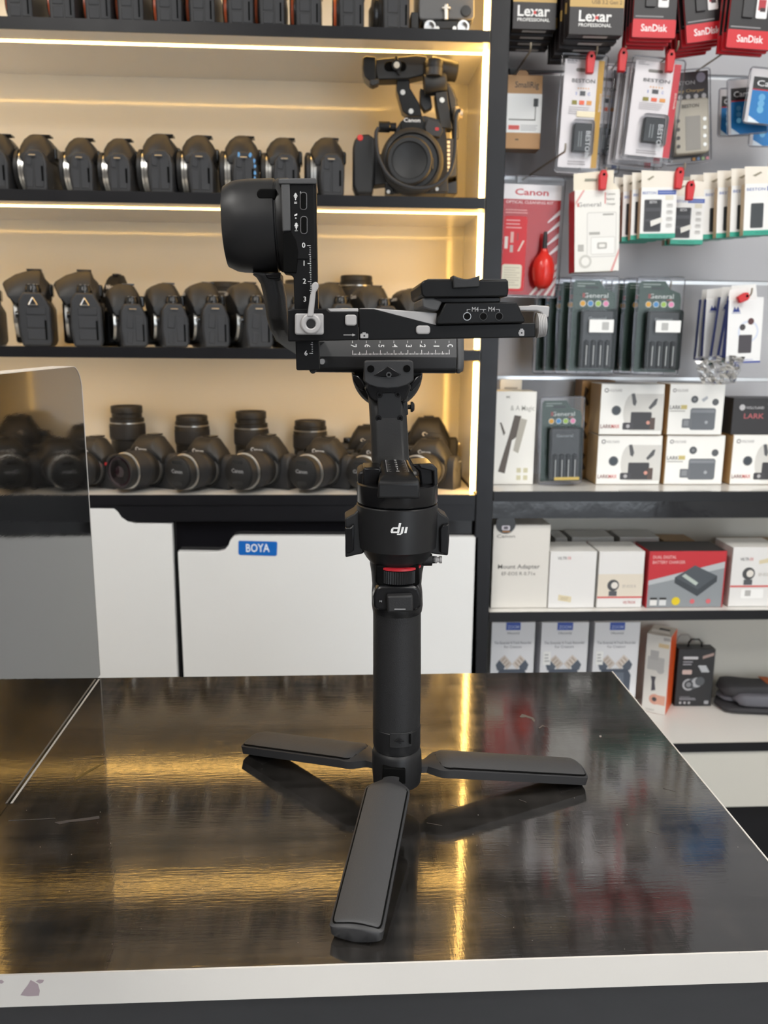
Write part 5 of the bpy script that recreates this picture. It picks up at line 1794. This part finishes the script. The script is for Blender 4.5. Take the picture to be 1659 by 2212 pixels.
def beston_box(label, x0, y0, x1, y1, Y, roll, d=.014, grp='white charger boxes with teal bases', big=True):
    k = Pack('charger_box', label, 'box', x0, y0, x1, y1, Y, d, roll=roll, group=grp)
    k.box('F3F2F0', 'CDB592', 'F0E8DA', '2C9E88')
    k.text('BESTON', .04, .135, .052, '4A64A8', align='L', wu=.38)
    k.rect(.46, .06, .97, .145, '3A55A8')
    k.rect(.49, .09, .93, .115, '8898C8')
    k.rect(0, .905, 1, 1, '2FA48C')
    k.text('PROFESSIONAL', .5, .97, .03, '1E7466', wu=.5)
    k.rect(.68, .16, .90, .25, 'E3DDCC')
    for i in range(4):
        k.rect(.72, .32 + i * .13, .90, .40 + i * .13, 'CFCDCA', r=.04)
        k.rect(.76, .34 + i * .13, .86, .355 + i * .13, 'A5A3A2')
    k.outline('hang_tab', [(0, .002), (-.02, -.33), (.93, -.30), (.93, .002)], 'F1E9DC', .0, .0007)
    k.poly([(.14, -.15), (.30, -.22), (.34, -.20), (.20, -.13)], '9A917C')
    k.done()
    if big:
        c = k.slab('printed_charger', .10, .24, .58, .87, '46464A', -.0006, .0001, .002, None)
        mb = MB()
        for v0, v1, cc in ((.26, .40, '2A2A2E'), (.47, .62, '2E2E32'), (.67, .84, '2E2E32')):
            mb.prism([((u - .5) * k.w, -.0009, (1 - v) * k.h) for u, v in ((.14, v0), (.54, v0), (.54, v1), (.14, v1))], (0, .0002, 0), ink(cc))
        mb.text('BESTON', ink('D8D8DA'), at(((.34 - .5) * k.w, -.0011, (1 - .315) * k.h), FRONT), width=.2 * k.w, height=.006)
        tag(mb.build('charger_print', c), kind='stuff')
        mb = MB()
        mb.prism([((u - .5) * k.w, -.0014, (1 - v) * k.h) for u, v in ((.28, .66), (.60, .585), (.62, .68), (.30, .77))], (0, .0004, 0), ink('EAE7E0'))
        mb.build('price_sticker', k.t)
    return k


k = beston_box('front white Beston charger box with two printed battery slots', 1381, 405, 1466, 514, 1.46, -1.5)
stack_behind(k, 3, .016, -.0105, -.001, 'white charger box, %s in the stack left of the red stoppers', 'white charger boxes with teal bases')
k = beston_box('white Beston charger box half hidden behind the front charger box', 1447, 424, 1526, 527, 1.50, -.5)
stack_behind(k, 1, .016, -.004, 0, 'white charger box, %s behind the half hidden charger box', 'white charger boxes with teal bases')
k = beston_box('white Beston charger box with LCD charger at the right picture edge', 1605, 396, 1720, 506, 1.45, -3, big=False)
k.slab('printed_charger', .14, .38, .40, .86, '3A3F42', -.0006, .0001, .002, None)
stack_behind(k, 6, .020, -.0155, .0, 'white charger box, %s in the long fanned stack at the right', 'white charger boxes with teal bases', .001)


# ---------------------------------------------------------------- fourth row: green charger packs
def general_pack(label, x0, y0, x1, y1, Y, roll=0, pitch=0, z=None, glare=False):
    k = Pack('charger_blister', label, 'blister pack', x0, y0, x1, y1, Y, .03, roll=roll, pitch=pitch, group='green carded battery chargers', z=z)
    cut = [(.10, .04), (.60, .04), (.70, .12), (.92, .16), (.95, .22), (.95, .97), (.06, .97), (.06, .07)]
    blister(k, '2F4A3E', card_pts=cut)
    k.rect(.14, .07, .50, .078, 'A8B4AC')
    k.rect(.14, .095, .30, .103, 'A8B4AC')
    k.rect(.30, .10, .58, .125, '1B2A24', r=.05)
    k.text('General', .27, .215, .048, 'D8DCD8', align='L', wu=.52)
    k.rect(.255, .17, .31, .215, '9C4238')
    k.rect(.65, .225, .76, .235, 'A8453C')
    for i, c in enumerate(('D9A23C', '4F8CC4', '9CBF5A', 'DE88B0')):
        k.disc(.27 + i * .16, .275, .065, 'C9CFCB', 16)
        k.disc(.27 + i * .16, .275, .052, c, 16)
    k.done()
    c = k.slab('charger', .22, .35, .86, .93, '2A2C2E', -.016, .003, .004, .002)
    mb = MB()
    for i in range(4):
        u = .29 + i * .145
        mb.lathe([(.0052, 0), (.0052, .046), (.004, .047), (.002, .0475), (.002, .049)], ink('15171A'), at(((u + .03 - .5) * k.w, -.0155, .075 * k.h)), seg=12)
        mb.prism([((u + .02 - .5) * k.w, -.0211, .10 * k.h), ((u + .04 - .5) * k.w, -.0211, .10 * k.h), ((u + .04 - .5) * k.w, -.0211, .30 * k.h), ((u + .02 - .5) * k.w, -.0211, .30 * k.h)], (0, .0003, 0), ink('C8C9C6'))
    mb.build('rechargeable_cells', c, smooth=40)
    mb = MB().text('General', ink('9AA0A2'), at(((.52 - .5) * k.w, -.0163, (1 - .445) * k.h), FRONT), width=.032, height=.008)
    tag(mb.build('lettering', c), kind='stuff')
    mb = MB()
    r0 = rrect((.15 - .5) * k.w, .05 * k.h, (.92 - .5) * k.w, .67 * k.h, .006, 3)
    mb.loft([[(x, .0034, z_) for x, z_ in r0], [(x * .97, -.023, z_ * .99 + .001) for x, z_ in r0]], 'blister_clear', caps=False)
    mb.add([(x * .97, -.023, z_ * .99 + .001) for x, z_ in r0], [tuple(range(len(r0)))], 'blister_clear')
    mb.build('clear_bubble', k.t)
    return k


k = general_pack('green carded General battery charger with white sticker, left row', 1224, 597, 1340, 808, 1.475)
st_ = k.slab('white_sticker', .34, .44, .84, .57, 'F4F4F2', -.0238, -.0233, .001, None)
k.slab('sticker_print', .60, .465, .74, .545, 'B9B9B7', -.0240, -.0238, .001, None, st_)
stack_behind(k, 3, .034, -.013, -.001, 'green carded battery charger, %s in the left row', 'green carded battery chargers')
k = general_pack('green carded General battery charger with white sticker, right row', 1364, 599, 1482, 810, 1.475)
st_ = k.slab('white_sticker', .34, .44, .86, .56, 'F4F4F2', -.0238, -.0233, .001, None)
k.slab('sticker_print', .46, .465, .60, .54, 'B9B9B7', -.0240, -.0238, .001, None, st_)
stack_behind(k, 3, .034, -.012, 0, 'green carded battery charger, %s in the right row', 'green carded battery chargers')


def mic_pack(label, x0, y0, x1, y1, Y, roll, yaw=0):
    k = Pack('microphone_pack', label, 'box', x0, y0, x1, y1, Y, .010, roll=roll, yaw=yaw, group='small white and blue microphone packs')
    k.box('F4F4F4', '2E3E84', 'E8E6E4', '5A68A0')
    k.poly([(.12, .19), (.17, .10), (.22, .15), (.27, .10), (.34, .19)], '3A4A92')
    k.rect(.10, .20, .36, .212, '9AA0B8')
    k.disc(.60, .50, .30, 'DCE2F0', 24)
    k.disc(.60, .50, .24, 'F4F4F4', 24)
    k.disc(.43, .43, .085, '4A4648', 16)
    k.disc(.66, .34, .09, '5A3A3C', 16)
    k.rect(.34, .55, .72, .84, '4A464C', r=.03)
    k.text('Lavalier Microphone', .45, .955, .022, '7A86B8', wu=.66)
    k.rect(0, .97, 1, 1, '4A58A0')
    k.outline('hang_tab', [(.0, .002), (.0, -.16), (.72, -.2), (.8, .002)], 'F2F0EE', .001, .0017)
    k.done()
    return k


k = mic_pack('front white lavalier microphone pack with blue logo', 1566, 648, 1656, 784, 1.47, -2, 3)
for i, (px, dy, rl) in enumerate(((1497, .085, 1), (1512, .068, -1), (1532, .05, 4), (1548, .034, 6), (1560, .017, 1))):
    o = copy_tree(k.t)
    q = PY(px + 40, 778 - i * .5, 1.47 + HANG + dy)
    o.location = q
    o.rotation_euler = (0, math.radians(rl), math.radians(7))
    tag(o, 'white microphone pack with blue spine, %s from the wall in the fanned row' % ORD[i], None, 'small white and blue microphone packs')

# crumpled clear bag below the microphone packs
bag = thing('plastic_bag', 'crumpled clear plastic bag hanging below the microphone packs', 'bag', PY(1555, 832, 1.50))
mb = MB()
rg = random.Random(5)
nx, nz = 12, 9
grid = []
for j in range(nz):
    for i in range(nx):
        u, v = i / (nx - 1), j / (nz - 1)
        wv = 1 - .35 * v
        grid.append(PY(1555 + (u - .5) * 104 * wv + rg.uniform(-3, 3), 770 + v * 60 + rg.uniform(-3, 3), 1.495 + rg.uniform(-.008, .008)))
fs = [(j * nx + i, j * nx + i + 1, (j + 1) * nx + i + 1, (j + 1) * nx + i) for j in range(nz - 1) for i in range(nx - 1)]
mb.add(grid, fs, 'bag_clear')
mb.add([g + Vector((.002, .012, 0)) for g in grid], fs, 'bag_clear')
mb.build('film', bag, bag.location)

# ---------------------------------------------------------------- shelf with boxes below the hooks
zE = ZE + .0008


def YofE(px, py, z):
    return PZ(px, py, z).y


k = Pack('device_box', 'white box with a picture of a dark selfie stick, beside the post', 'box', 1060, 846, 1160, 1046, 1.575, .06, z=zE)
k.box('F6F4EE', 'E8DFC8', 'EFE6CC')
k.text('& A Magic', .68, .20, .055, 'B9B8B0', wu=.56)
k.text('ME', .34, .07, .025, '9A9890')
k.poly([(.50, .25), (.66, .26), (.58, .48), (.46, .52), (.32, .88), (.16, .86), (.40, .45)], '5E544C')
k.poly([(.64, .28), (.80, .30), (.62, .66), (.50, .63)], 'B9B4A8')
k.poly([(.16, .33), (.20, .33), (.30, .44), (.26, .47)], '6A6258')
for i in range(4):
    k.rect(.60 + (i % 2) * .16, .82 + (i // 2) * .08, .70 + (i % 2) * .16, .87 + (i // 2) * .08, 'D5CFAE')
k.done()
k = Pack('paper_tag', 'small white hang tab card standing behind the selfie stick box', 'card', 1078, 819, 1128, 900, 1.65, .002, z=zE)
k.box('E4DFD2')
k.rect(.2, .08, .8, .10, 'A8A498')
k.done()
k = general_pack('green carded General battery charger standing on the shelf', 1162, 858, 1268, 1046, 1.570, roll=-1, z=zE + .002)
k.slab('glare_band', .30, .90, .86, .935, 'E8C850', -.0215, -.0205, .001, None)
k = Pack('kraft_carton', 'brown cardboard carton standing behind the white earpiece boxes', 'box', 1246, 822, 1330, 1040, 1.652, .05, z=zE)
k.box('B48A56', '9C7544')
for v0 in (.06, .40, .72):
    k.poly([(.10, v0), (.22, v0 + .04), (.14, v0 + .10), (.24, v0 + .18), (.16, v0 + .2), (.06, v0 + .1)], '4A3826')
k.done()


def lark(label, x0, y0, x1, y1, Y, z, kind):
    k = Pack('microphone_box', label, 'box', x0, y0, x1, y1, Y, .07, z=z, group='white wireless microphone boxes')
    k.box('F8F7F3', 'C9A878', 'EFEAE0', bevel=.0012)
    k.disc(.085, .125, .035, '8E8C8A', 14)
    k.disc(.085, .125, .020, 'F4F2F0', 12)
    k.text('HOLLYLAND', .13, .15, .05, '9C9A98', align='L', wu=.20)
    if kind == 1:
        pts = [(1, .19), (1, .92), (.50, .92)] + [(.50 - .13 * math.sin(a), .555 - .365 * math.cos(a)) for a in [PI * (1 - q / 10) for q in range(11)]]
        k.poly(pts, 'D9D7D2')
        k.disc(.255, .52, .075, '55585C', 18)
        k.disc(.255, .52, .055, '3F464E', 18)
        k.rect(.49, .55, .82, .90, '3E3D40', r=.02)
        k.rect(.37, .76, .54, .90, '454448', r=.02)
        k.disc(.455, .83, .03, 'B8B6B8', 10)
        k.rect(.80, .66, .88, .90, '5A4A44')
        k.disc(.77, .76, .03, 'D89A8A', 10)
        for (u, v, s) in ((.52, .30, 1), (.84, .38, -1)):
            k.poly([(u - .04, v - .11), (u + .01, v - .12), (u + .05, v + .05), (u + .03, v + .13), (u - .01, v + .10)] if s > 0 else [(u + .06, v - .1), (u + .02, v - .09), (u - .08, v + .08), (u - .05, v + .12), (u + .04, v + .02)], '5A5A5C')
        k.text('LARK', .02, .87, .075, '8A5A56', align='L', wu=.17)
        k.text('MAX', .19, .87, .075, 'D86A68', align='L', wu=.13)
    else:
        k.disc(.46, .30, .065, '55585C', 16)
        k.disc(.46, .30, .03, '7E8184', 12)
        k.disc(.84, .35, .06, '5A5D60', 16)
        if kind == 2:
            k.poly([(.58, .30), (.68, .23), (.70, .28), (.62, .35)], 'B8BCC2')
        k.rect(.40, .47, .86, .90, '6A6E74', r=.04)
        k.rect(.42, .50, .84, .56, '868A90')
        k.rect(.26, .68, .44, .86, '707378', r=.02)
        k.rect(.29, .71, .38, .82, '8D9094')
        k.disc(.70, .75, .03, 'A8ACB0', 10)
        k.text('LARK', .02, .49, .075, '6E6C68', align='L', wu=.20)
        k.rect(.22, .41, .33, .49, 'D2C27E')
        k.rect(.02, .52, .30, .54, 'B9B7B2')
    k.done()
    return k


zE2 = PY(1360, 939, 1.575).z
lark('white Hollyland LARK MAX box, lower left of the stacked four', 1287, 941, 1432, 1040, 1.575, zE, 1)
lark('white Hollyland LARK MAX box, upper left of the stacked four', 1293, 830, 1437, 939, 1.570, zE2 + .0006, 1)
lark('white Hollyland LARK box with grey case, lower right of the stacked four', 1434, 941, 1568, 1040, 1.575, zE, 0)
lark('white Hollyland LARK box with grey case, upper right of the stacked four', 1440, 830, 1568, 939, 1.570, zE2 + .0006, 2)
lark('white Hollyland LARK MAX box cut by the right picture edge', 1576, 940, 1722, 1040, 1.575, zE, 1)
k = Pack('device_box', 'black Hollyland box with white label on top of the box at the right edge', 'box', 1578, 860, 1712, 938, 1.580, .06, z=zE2 + .0006)
k.box('2E2C2E', '232223', '343234')
k.disc(.16, .26, .05, 'C8C6C8', 12)
k.text('HOLLYLAND', .23, .30, .07, 'C8C6C8', align='L', wu=.30)
k.text('LARK', .20, .56, .14, 'C06468', align='L', wu=.34)
k.poly([(.60, .14), (.98, .10), (1.0, .72), (.66, .78)], 'E6E4E2')
k.lines(.67, .95, .2, 6, .08, .03, 'A9A7A6', 3)
k.done()

# ---------------------------------------------------------------- shelf with adapter boxes
zF = ZF + .0008
k = Pack('adapter_box', 'white Canon mount adapter box beside the post', 'box', 1060, 1134, 1190, 1316, 1.525, .075, z=zF)
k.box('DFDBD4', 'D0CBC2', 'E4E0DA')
k.text('Canon', .22, .15, .04, '6E6A66', wu=.32)
k.text('Mount Adapter', .47, .52, .052, '625E5A', wu=.74, bold=.008)
k.text('EF-EOS R 0.71x', .47, .60, .042, '7A756E', wu=.60)
k.done()
k = Pack('round_tag', 'round black tag with a camera sign hanging at the top of the mount adapter box', 'tag', 1069, 1126, 1116, 1153, 1.5225, .001, hang=False)
MB().lathe([(.0185, .001), (.0185, 0), (0, 0)], 'cam_gloss', at((0, 0, k.h - .005), AX_Y), seg=32).build('disc', k.t, smooth=35)
k.rect(.32, .34, .70, .72, 'C9C4CC', r=.06)
k.rect(.40, .42, .62, .64, '4A464E', r=.06)
k.rect(.36, .80, .70, .86, 'C88A4A')
k.done()
for (x0, x1, y0, lab, sub) in ((1192, 1226, 1150, 'white box standing at the back, behind the mount adapter box', 0), (1228, 1326, 1148, 'white Viltrox box standing at the back, in the middle', 1), (1330, 1424, 1148, 'white Viltrox box standing at the back, next to the brown box', 1)):
    k = Pack('adapter_box', lab, 'box', x0, y0 + 12, x1, 1300, 1.640, .065, group='white boxes at the back of the adapter shelf', z=zF)
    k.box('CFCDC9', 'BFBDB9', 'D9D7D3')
    if sub:
        k.text('VILTROX', .12, .12, .04, '4A484A', align='L', wu=.22)
        k.text('ROX', .36, .12, .04, 'C04A48', align='L', wu=.10)
    k.done()
k = Pack('kraft_box', 'flat brown cardboard box lying at the back behind the red charger box', 'box', 1424, 1168, 1502, 1300, 1.640, .06, z=zF)
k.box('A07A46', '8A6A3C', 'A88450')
k.rect(.5, .02, .9, .05, '7A6440')
k.done()
k = Pack('kraft_box', 'brown cardboard box at the back near the right picture edge', 'box', 1560, 1172, 1700, 1300, 1.655, .05, z=zF)
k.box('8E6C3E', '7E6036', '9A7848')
k.rect(.1, .03, .7, .06, '6E5834')
k.done()


def viltrox(label, x0, x1, y0, Y, kind):
    k = Pack('adapter_box', label, 'box', x0, y0, x1, 1316, Y, .08, z=zF, group='white Viltrox boxes at the front of the adapter shelf')
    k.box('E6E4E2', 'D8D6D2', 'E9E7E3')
    if kind == 0:
        k.text('VILTR', .16, .14, .050, '5A5658', align='L', wu=.20)
        k.text('OX', .37, .14, .050, 'C84A48', align='L', wu=.08)
        k.poly([(.22, .76), (.50, .80), (.49, .90), (.21, .86)], 'DCCFAE')
        k.lines(.27, .45, .81, 2, .03, .012, 'B8A888', 3)
    else:
        v0 = .40 if kind == 1 else .0
        if kind == 1:
            k.rect(0, .40, 1, .80, 'E2D8C8')
        vb = .80 if kind == 1 else .64
        k.rect(0, vb, 1, vb + .03, 'D25A56')
        cu, cv = (.34, .60) if kind == 1 else (.36, .44)
        k.disc(cu, cv, .13, '4A4A4C', 20)
        k.disc(cu + .03, cv, .075, 'E6E0D8', 18)
        k.rect(cu - .09, cv + .10, cu + .09, cv + .19, '55565A')
        k.text('EF-EOS R', cu + .36, cv + .04, .05, 'B5AFA6', wu=.30)
        if kind == 1:
            k.text('VILTROX', .72, .93, .05, 'B8484A', wu=.28)
        else:
            k.text('VILTR', .16, .22, .05, '5A5658', align='L', wu=.18)
            k.text('OX', .35, .22, .05, 'C84A48', align='L', wu=.08)
            k.poly([(.55, .22), (.85, .16), (.86, .24), (.56, .28)], 'DCCFAE')
            k.rect(.24, .70, .70, .86, 'F6F5F3', r=.03)
            k.rect(.32, .72, .44, .82, 'B5B3B1')
    k.done()
    return k


viltrox('plain white Viltrox box with a beige sticker, right of the mount adapter box', 1183, 1290, 1191, 1.522, 0)
viltrox('white Viltrox box with adapter picture and red band, left of the red charger box', 1288, 1394, 1191, 1.522, 1)
viltrox('white Viltrox box with adapter picture, right of the red charger box', 1572, 1690, 1182, 1.522, 2)
k = Pack('charger_box', 'red and grey dual digital battery charger box', 'box', 1394, 1190, 1571, 1316, 1.520, .08, z=zF)
k.box('8F9498', 'B5232C', '2A2728')
k.poly([(0, 0), (1, 0), (1, .18), (0, .52)], 'C3262F')
k.rect(.985, 0, 1, 1, 'B5232C')
k.rect(0, 0, .012, 1, 'B5232C')
k.poly([(.012, .52), (.985, .19), (.985, .30), (.012, .60)], 'B9BDC0')
k.text('DUAL DIGITAL', .05, .13, .055, 'E8B8B6', align='L', wu=.30)
k.text('BATTERY CHARGER', .05, .22, .055, 'E8B8B6', align='L', wu=.42)
k.poly([(.60, .25), (.90, .44), (.90, .54), (.66, .80), (.35, .56), (.35, .46)], '3C4146')
k.poly([(.60, .25), (.90, .44), (.66, .68), (.35, .46)], '4C5258')
k.poly([(.44, .44), (.48, .40), (.66, .56), (.63, .61)], 'B9C4BC')
for i, (u, c) in enumerate(((.05, 'E4E2E0'), (.17, 'DADBDC'))):
    k.rect(u, .84, u + .09, .96, c)
    k.rect(u, .82, u + .09, .86, '2E2C2C')
k.disc(.385, .885, .055, 'E4C81E', 18)
k.disc(.60, .89, .032, 'D86A70', 12)
k.disc(.81, .89, .032, 'D86A70', 12)
k.done()

# ---------------------------------------------------------------- lowest shelf
zG = ZG + .0008


def recorder(label, x0, x1, Y, qr):
    k = Pack('recorder_box', label, 'box', x0, 1344, x1, 1500, Y, .06, z=zG, group='white audio recorder boxes')
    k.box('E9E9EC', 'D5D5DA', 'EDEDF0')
    h = k.h
    s = 1 / h
    k.rect(.33, 0, .66, .017 * s, '3B58B0')
    k.text('ZOOM', .495, .0135 * s, .007 * s, 'B8C4E8', wu=.26)
    k.text('H4essential', .5, .026 * s, .0055 * s, '8A8A8E', wu=.28)
    k.text('The Essential 4-Track Recorder', .5, .0475 * s, .0058 * s, '8E8E94', wu=.86)
    k.text('For Creators', .5, .0565 * s, .0058 * s, '8E8E94', wu=.40)
    for sg in (-1, 1):
        f_ = lambda u, v: (.50 + sg * (u - .5), v * s)
        k.poly([f_(.50, .092), f_(.68, .072), f_(.80, .083), f_(.62, .105)], 'DDD3CB' if sg > 0 else 'D2C8C0')
        k.poly([f_(.66, .098), f_(.80, .083), f_(.88, .094), f_(.84, .106), f_(.72, .110)], '59616E')
        for q in range(3):
            k.poly([f_(.56 + q * .05, .090 - q * .0055), f_(.58 + q * .05, .0875 - q * .0055), f_(.66 + q * .05, .096 - q * .0055), f_(.64 + q * .05, .0985 - q * .0055)], 'B9A898')
    k.poly([(.22, .104 * s), (.78, .104 * s), (.86, .118 * s), (.84, .20 * s), (.16, .20 * s), (.14, .118 * s)], '4E5664')
    k.poly([(.30, .112 * s), (.70, .112 * s), (.74, .19 * s), (.26, .19 * s)], '6A7280')
    k.rect(.36, .125 * s, .64, .155 * s, '9AA2B0', r=.03)
    if qr:
        k.rect(.06, .064 * s, .22, .094 * s, 'F4F4F2')
        k.lines(.09, .20, .070 * s, 3, .007 * s, .003 * s, 'B5B5B5', 2)
    k.done()
    return k


recorder('white ZOOM recorder box beside the post, leftmost of three', 1057, 1157, 1.645, 0)
recorder('white ZOOM recorder box with a small label, middle of three', 1163, 1273, 1.645, 1)
recorder('white ZOOM recorder box with a small label, rightmost of three', 1276, 1384, 1.645, 1)
yo = YofE(1420, 1545, zG)
k = Pack('grip_box', 'tall white box with an orange side and a picture of a hand grip', 'box', 1386, 1372, 1449, 1545, yo + .012, .065, yaw=-33, z=zG)
k.box('E4E0DA', 'E2571E', 'D8CFC4')
k.outline('top_flap', [(.1, -.01), (.9, -.01), (.84, -.045), (.16, -.045)], 'CFC6BC', .012, .0126)
k.rect(.10, .28, .80, .45, 'C2C0BE', r=.04)
k.rect(.20, .20, .55, .32, 'B9B7B6')
k.disc(.66, .44, .16, 'C2C0BE', 18)
k.poly([(.28, .53), (.50, .53), (.46, .60), (.52, .70), (.34, .72), (.34, .60)], '55535A')
k.disc(.52, .82, .24, 'D9A08E', 20)
k.rect(.55, .76, .95, .88, 'DDA894')
k.disc(.50, .82, .10, '4A484C', 14)
k.rect(.52, .10, .95, .15, 'DCC49C')
k.rect(.70, .02, .98, .06, 'B9B5B2')
k.text('SONY', .36, .975, .025, 'A09C96', wu=.36)
k.mb.add([(-.2 * k.w, .022, k.h + .0006), (.25 * k.w, .020, k.h + .0006), (.3 * k.w, .045, k.h + .0006), (-.15 * k.w, .048, k.h + .0006)], [(0, 1, 2, 3)], ink('3A3838'))
k.done()
yo = YofE(1500, 1525, zG)
k = Pack('lens_box', 'black carrying box with a loop handle and a silver lens picture', 'box', 1457, 1402, 1546, 1525, yo, .03, yaw=-2, z=zG)
k.box('262628', '1E1E20', '2E2E30')
k.rect(.14, .13, .54, .175, 'D5D5D8', r=.02)
k.lines(.14, .42, .21, 2, .045, .02, 'A5A5AA', 3)
k.rect(.14, .36, .40, .44, 'D8C0B8', r=.03)
k.poly([(.66, .12), (.96, .06), (.96, .11), (.66, .17)], 'B09890')
for i, (u, r) in enumerate(((.34, .17), (.46, .16), (.56, .145), (.64, .13))):
    k.disc(u, .62 - i * .02, r, ('B5B8BC', '5A5E62')[i % 2], 18)
k.disc(.34, .62, .12, '3A3C40', 18)
k.disc(.34, .62, .07, '8A8E92', 14)
for i in range(4):
    k.rect(.56 + i * .03, .28 + i * .03, .78 + i * .03, .31 + i * .03, 'C4C8CC')
k.lines(.12, .58, .855, 2, .022, .012, '9A9AA0', 4)
k.rect(.12, .83, .40, .84, '8A8A90')
for i in range(3):
    k.rect(.12 + i * .12, .92, .18 + i * .12, .96, 'B5B5B8')
k.rect(.80, .90, .92, .96, 'A8A8AC', r=.02)
k.done()
hl = [(-.015, .015, k.h), (-.014, .015, k.h + .010), (-.008, .015, k.h + .017), (.008, .015, k.h + .017), (.014, .015, k.h + .010), (.015, .015, k.h)]
MB().tube(hl, .0022, 'cam_gloss', 8).build('handle', k.t, smooth=60)
MB().tube([(x - .02, y + .012, z + .006) for x, y, z in hl], .0018, ink('B0AEA8'), 8).build('rear_loop', k.t, smooth=60)

# folded dark pouch
pbr('pouch_cloth', (.035, .034, .038), .75, bump=(400, .5, .001))
pbr('pouch_lining', (.12, .12, .14), .6)
pb = PZ(1640, 1542, zG)
po_ = thing('folded_pouch', 'folded dark grey cloth pouch with orange trim on the lowest shelf', 'pouch', (pb.x, pb.y, zG), (0, 0, math.radians(-8)))


def fold(name, x0, x1, y0, y1, z0, z1, mat, r, wob):
    mb = MB()
    rings = []
    n = 16
    for i in range(n + 1):
        u = i / n
        x = x0 + (x1 - x0) * u
        e = math.sqrt(max(0.02, 1 - (2 * u - 1) ** 10))
        ring = []
        for q in range(20):
            a = 2 * PI * q / 20
            cy_, cz_ = (y0 + y1) / 2, (z0 + z1) / 2
            sy_ = abs(math.cos(a)) ** .45 * (1 if math.cos(a) > 0 else -1)
            sz_ = abs(math.sin(a)) ** .6 * (1 if math.sin(a) > 0 else -1)
            zz_ = cz_ + sz_ * (z1 - z0) / 2 * e
            zz_ += wob * math.sin(u * 7 + q * .6) * (1 if sz_ > .2 else 0)
            ring.append((x, cy_ + sy_ * (y1 - y0) / 2 * e, zz_))
        rings.append(ring)
    mb.loft(rings, mat)
    return mb.build(name, po_, smooth=60)


fold('lower_fold', -.086, .13, -.010, .072, .0005, .016, 'pouch_cloth', 0, .001)
fold('upper_fold', -.083, .12, .004, .068, .030, .060, 'pouch_cloth', 0, .002)
fold('rolled_edge', -.055, .13, -.012, .030, .017, .046, 'pouch_lining', 0, .0015)
fold('inner_fold', -.080, .12, .014, .068, .016, .032, 'pouch_lining', 0, .001)
mb = MB()
mb.prism([(.018, .020, .0605), (.05, .012, .0585), (.062, .015, .0575), (.03, .060, .0600), (.012, .060, .0605)], (0, 0, .0012), ink('A8562A', .7))
mb.build('orange_trim', po_)
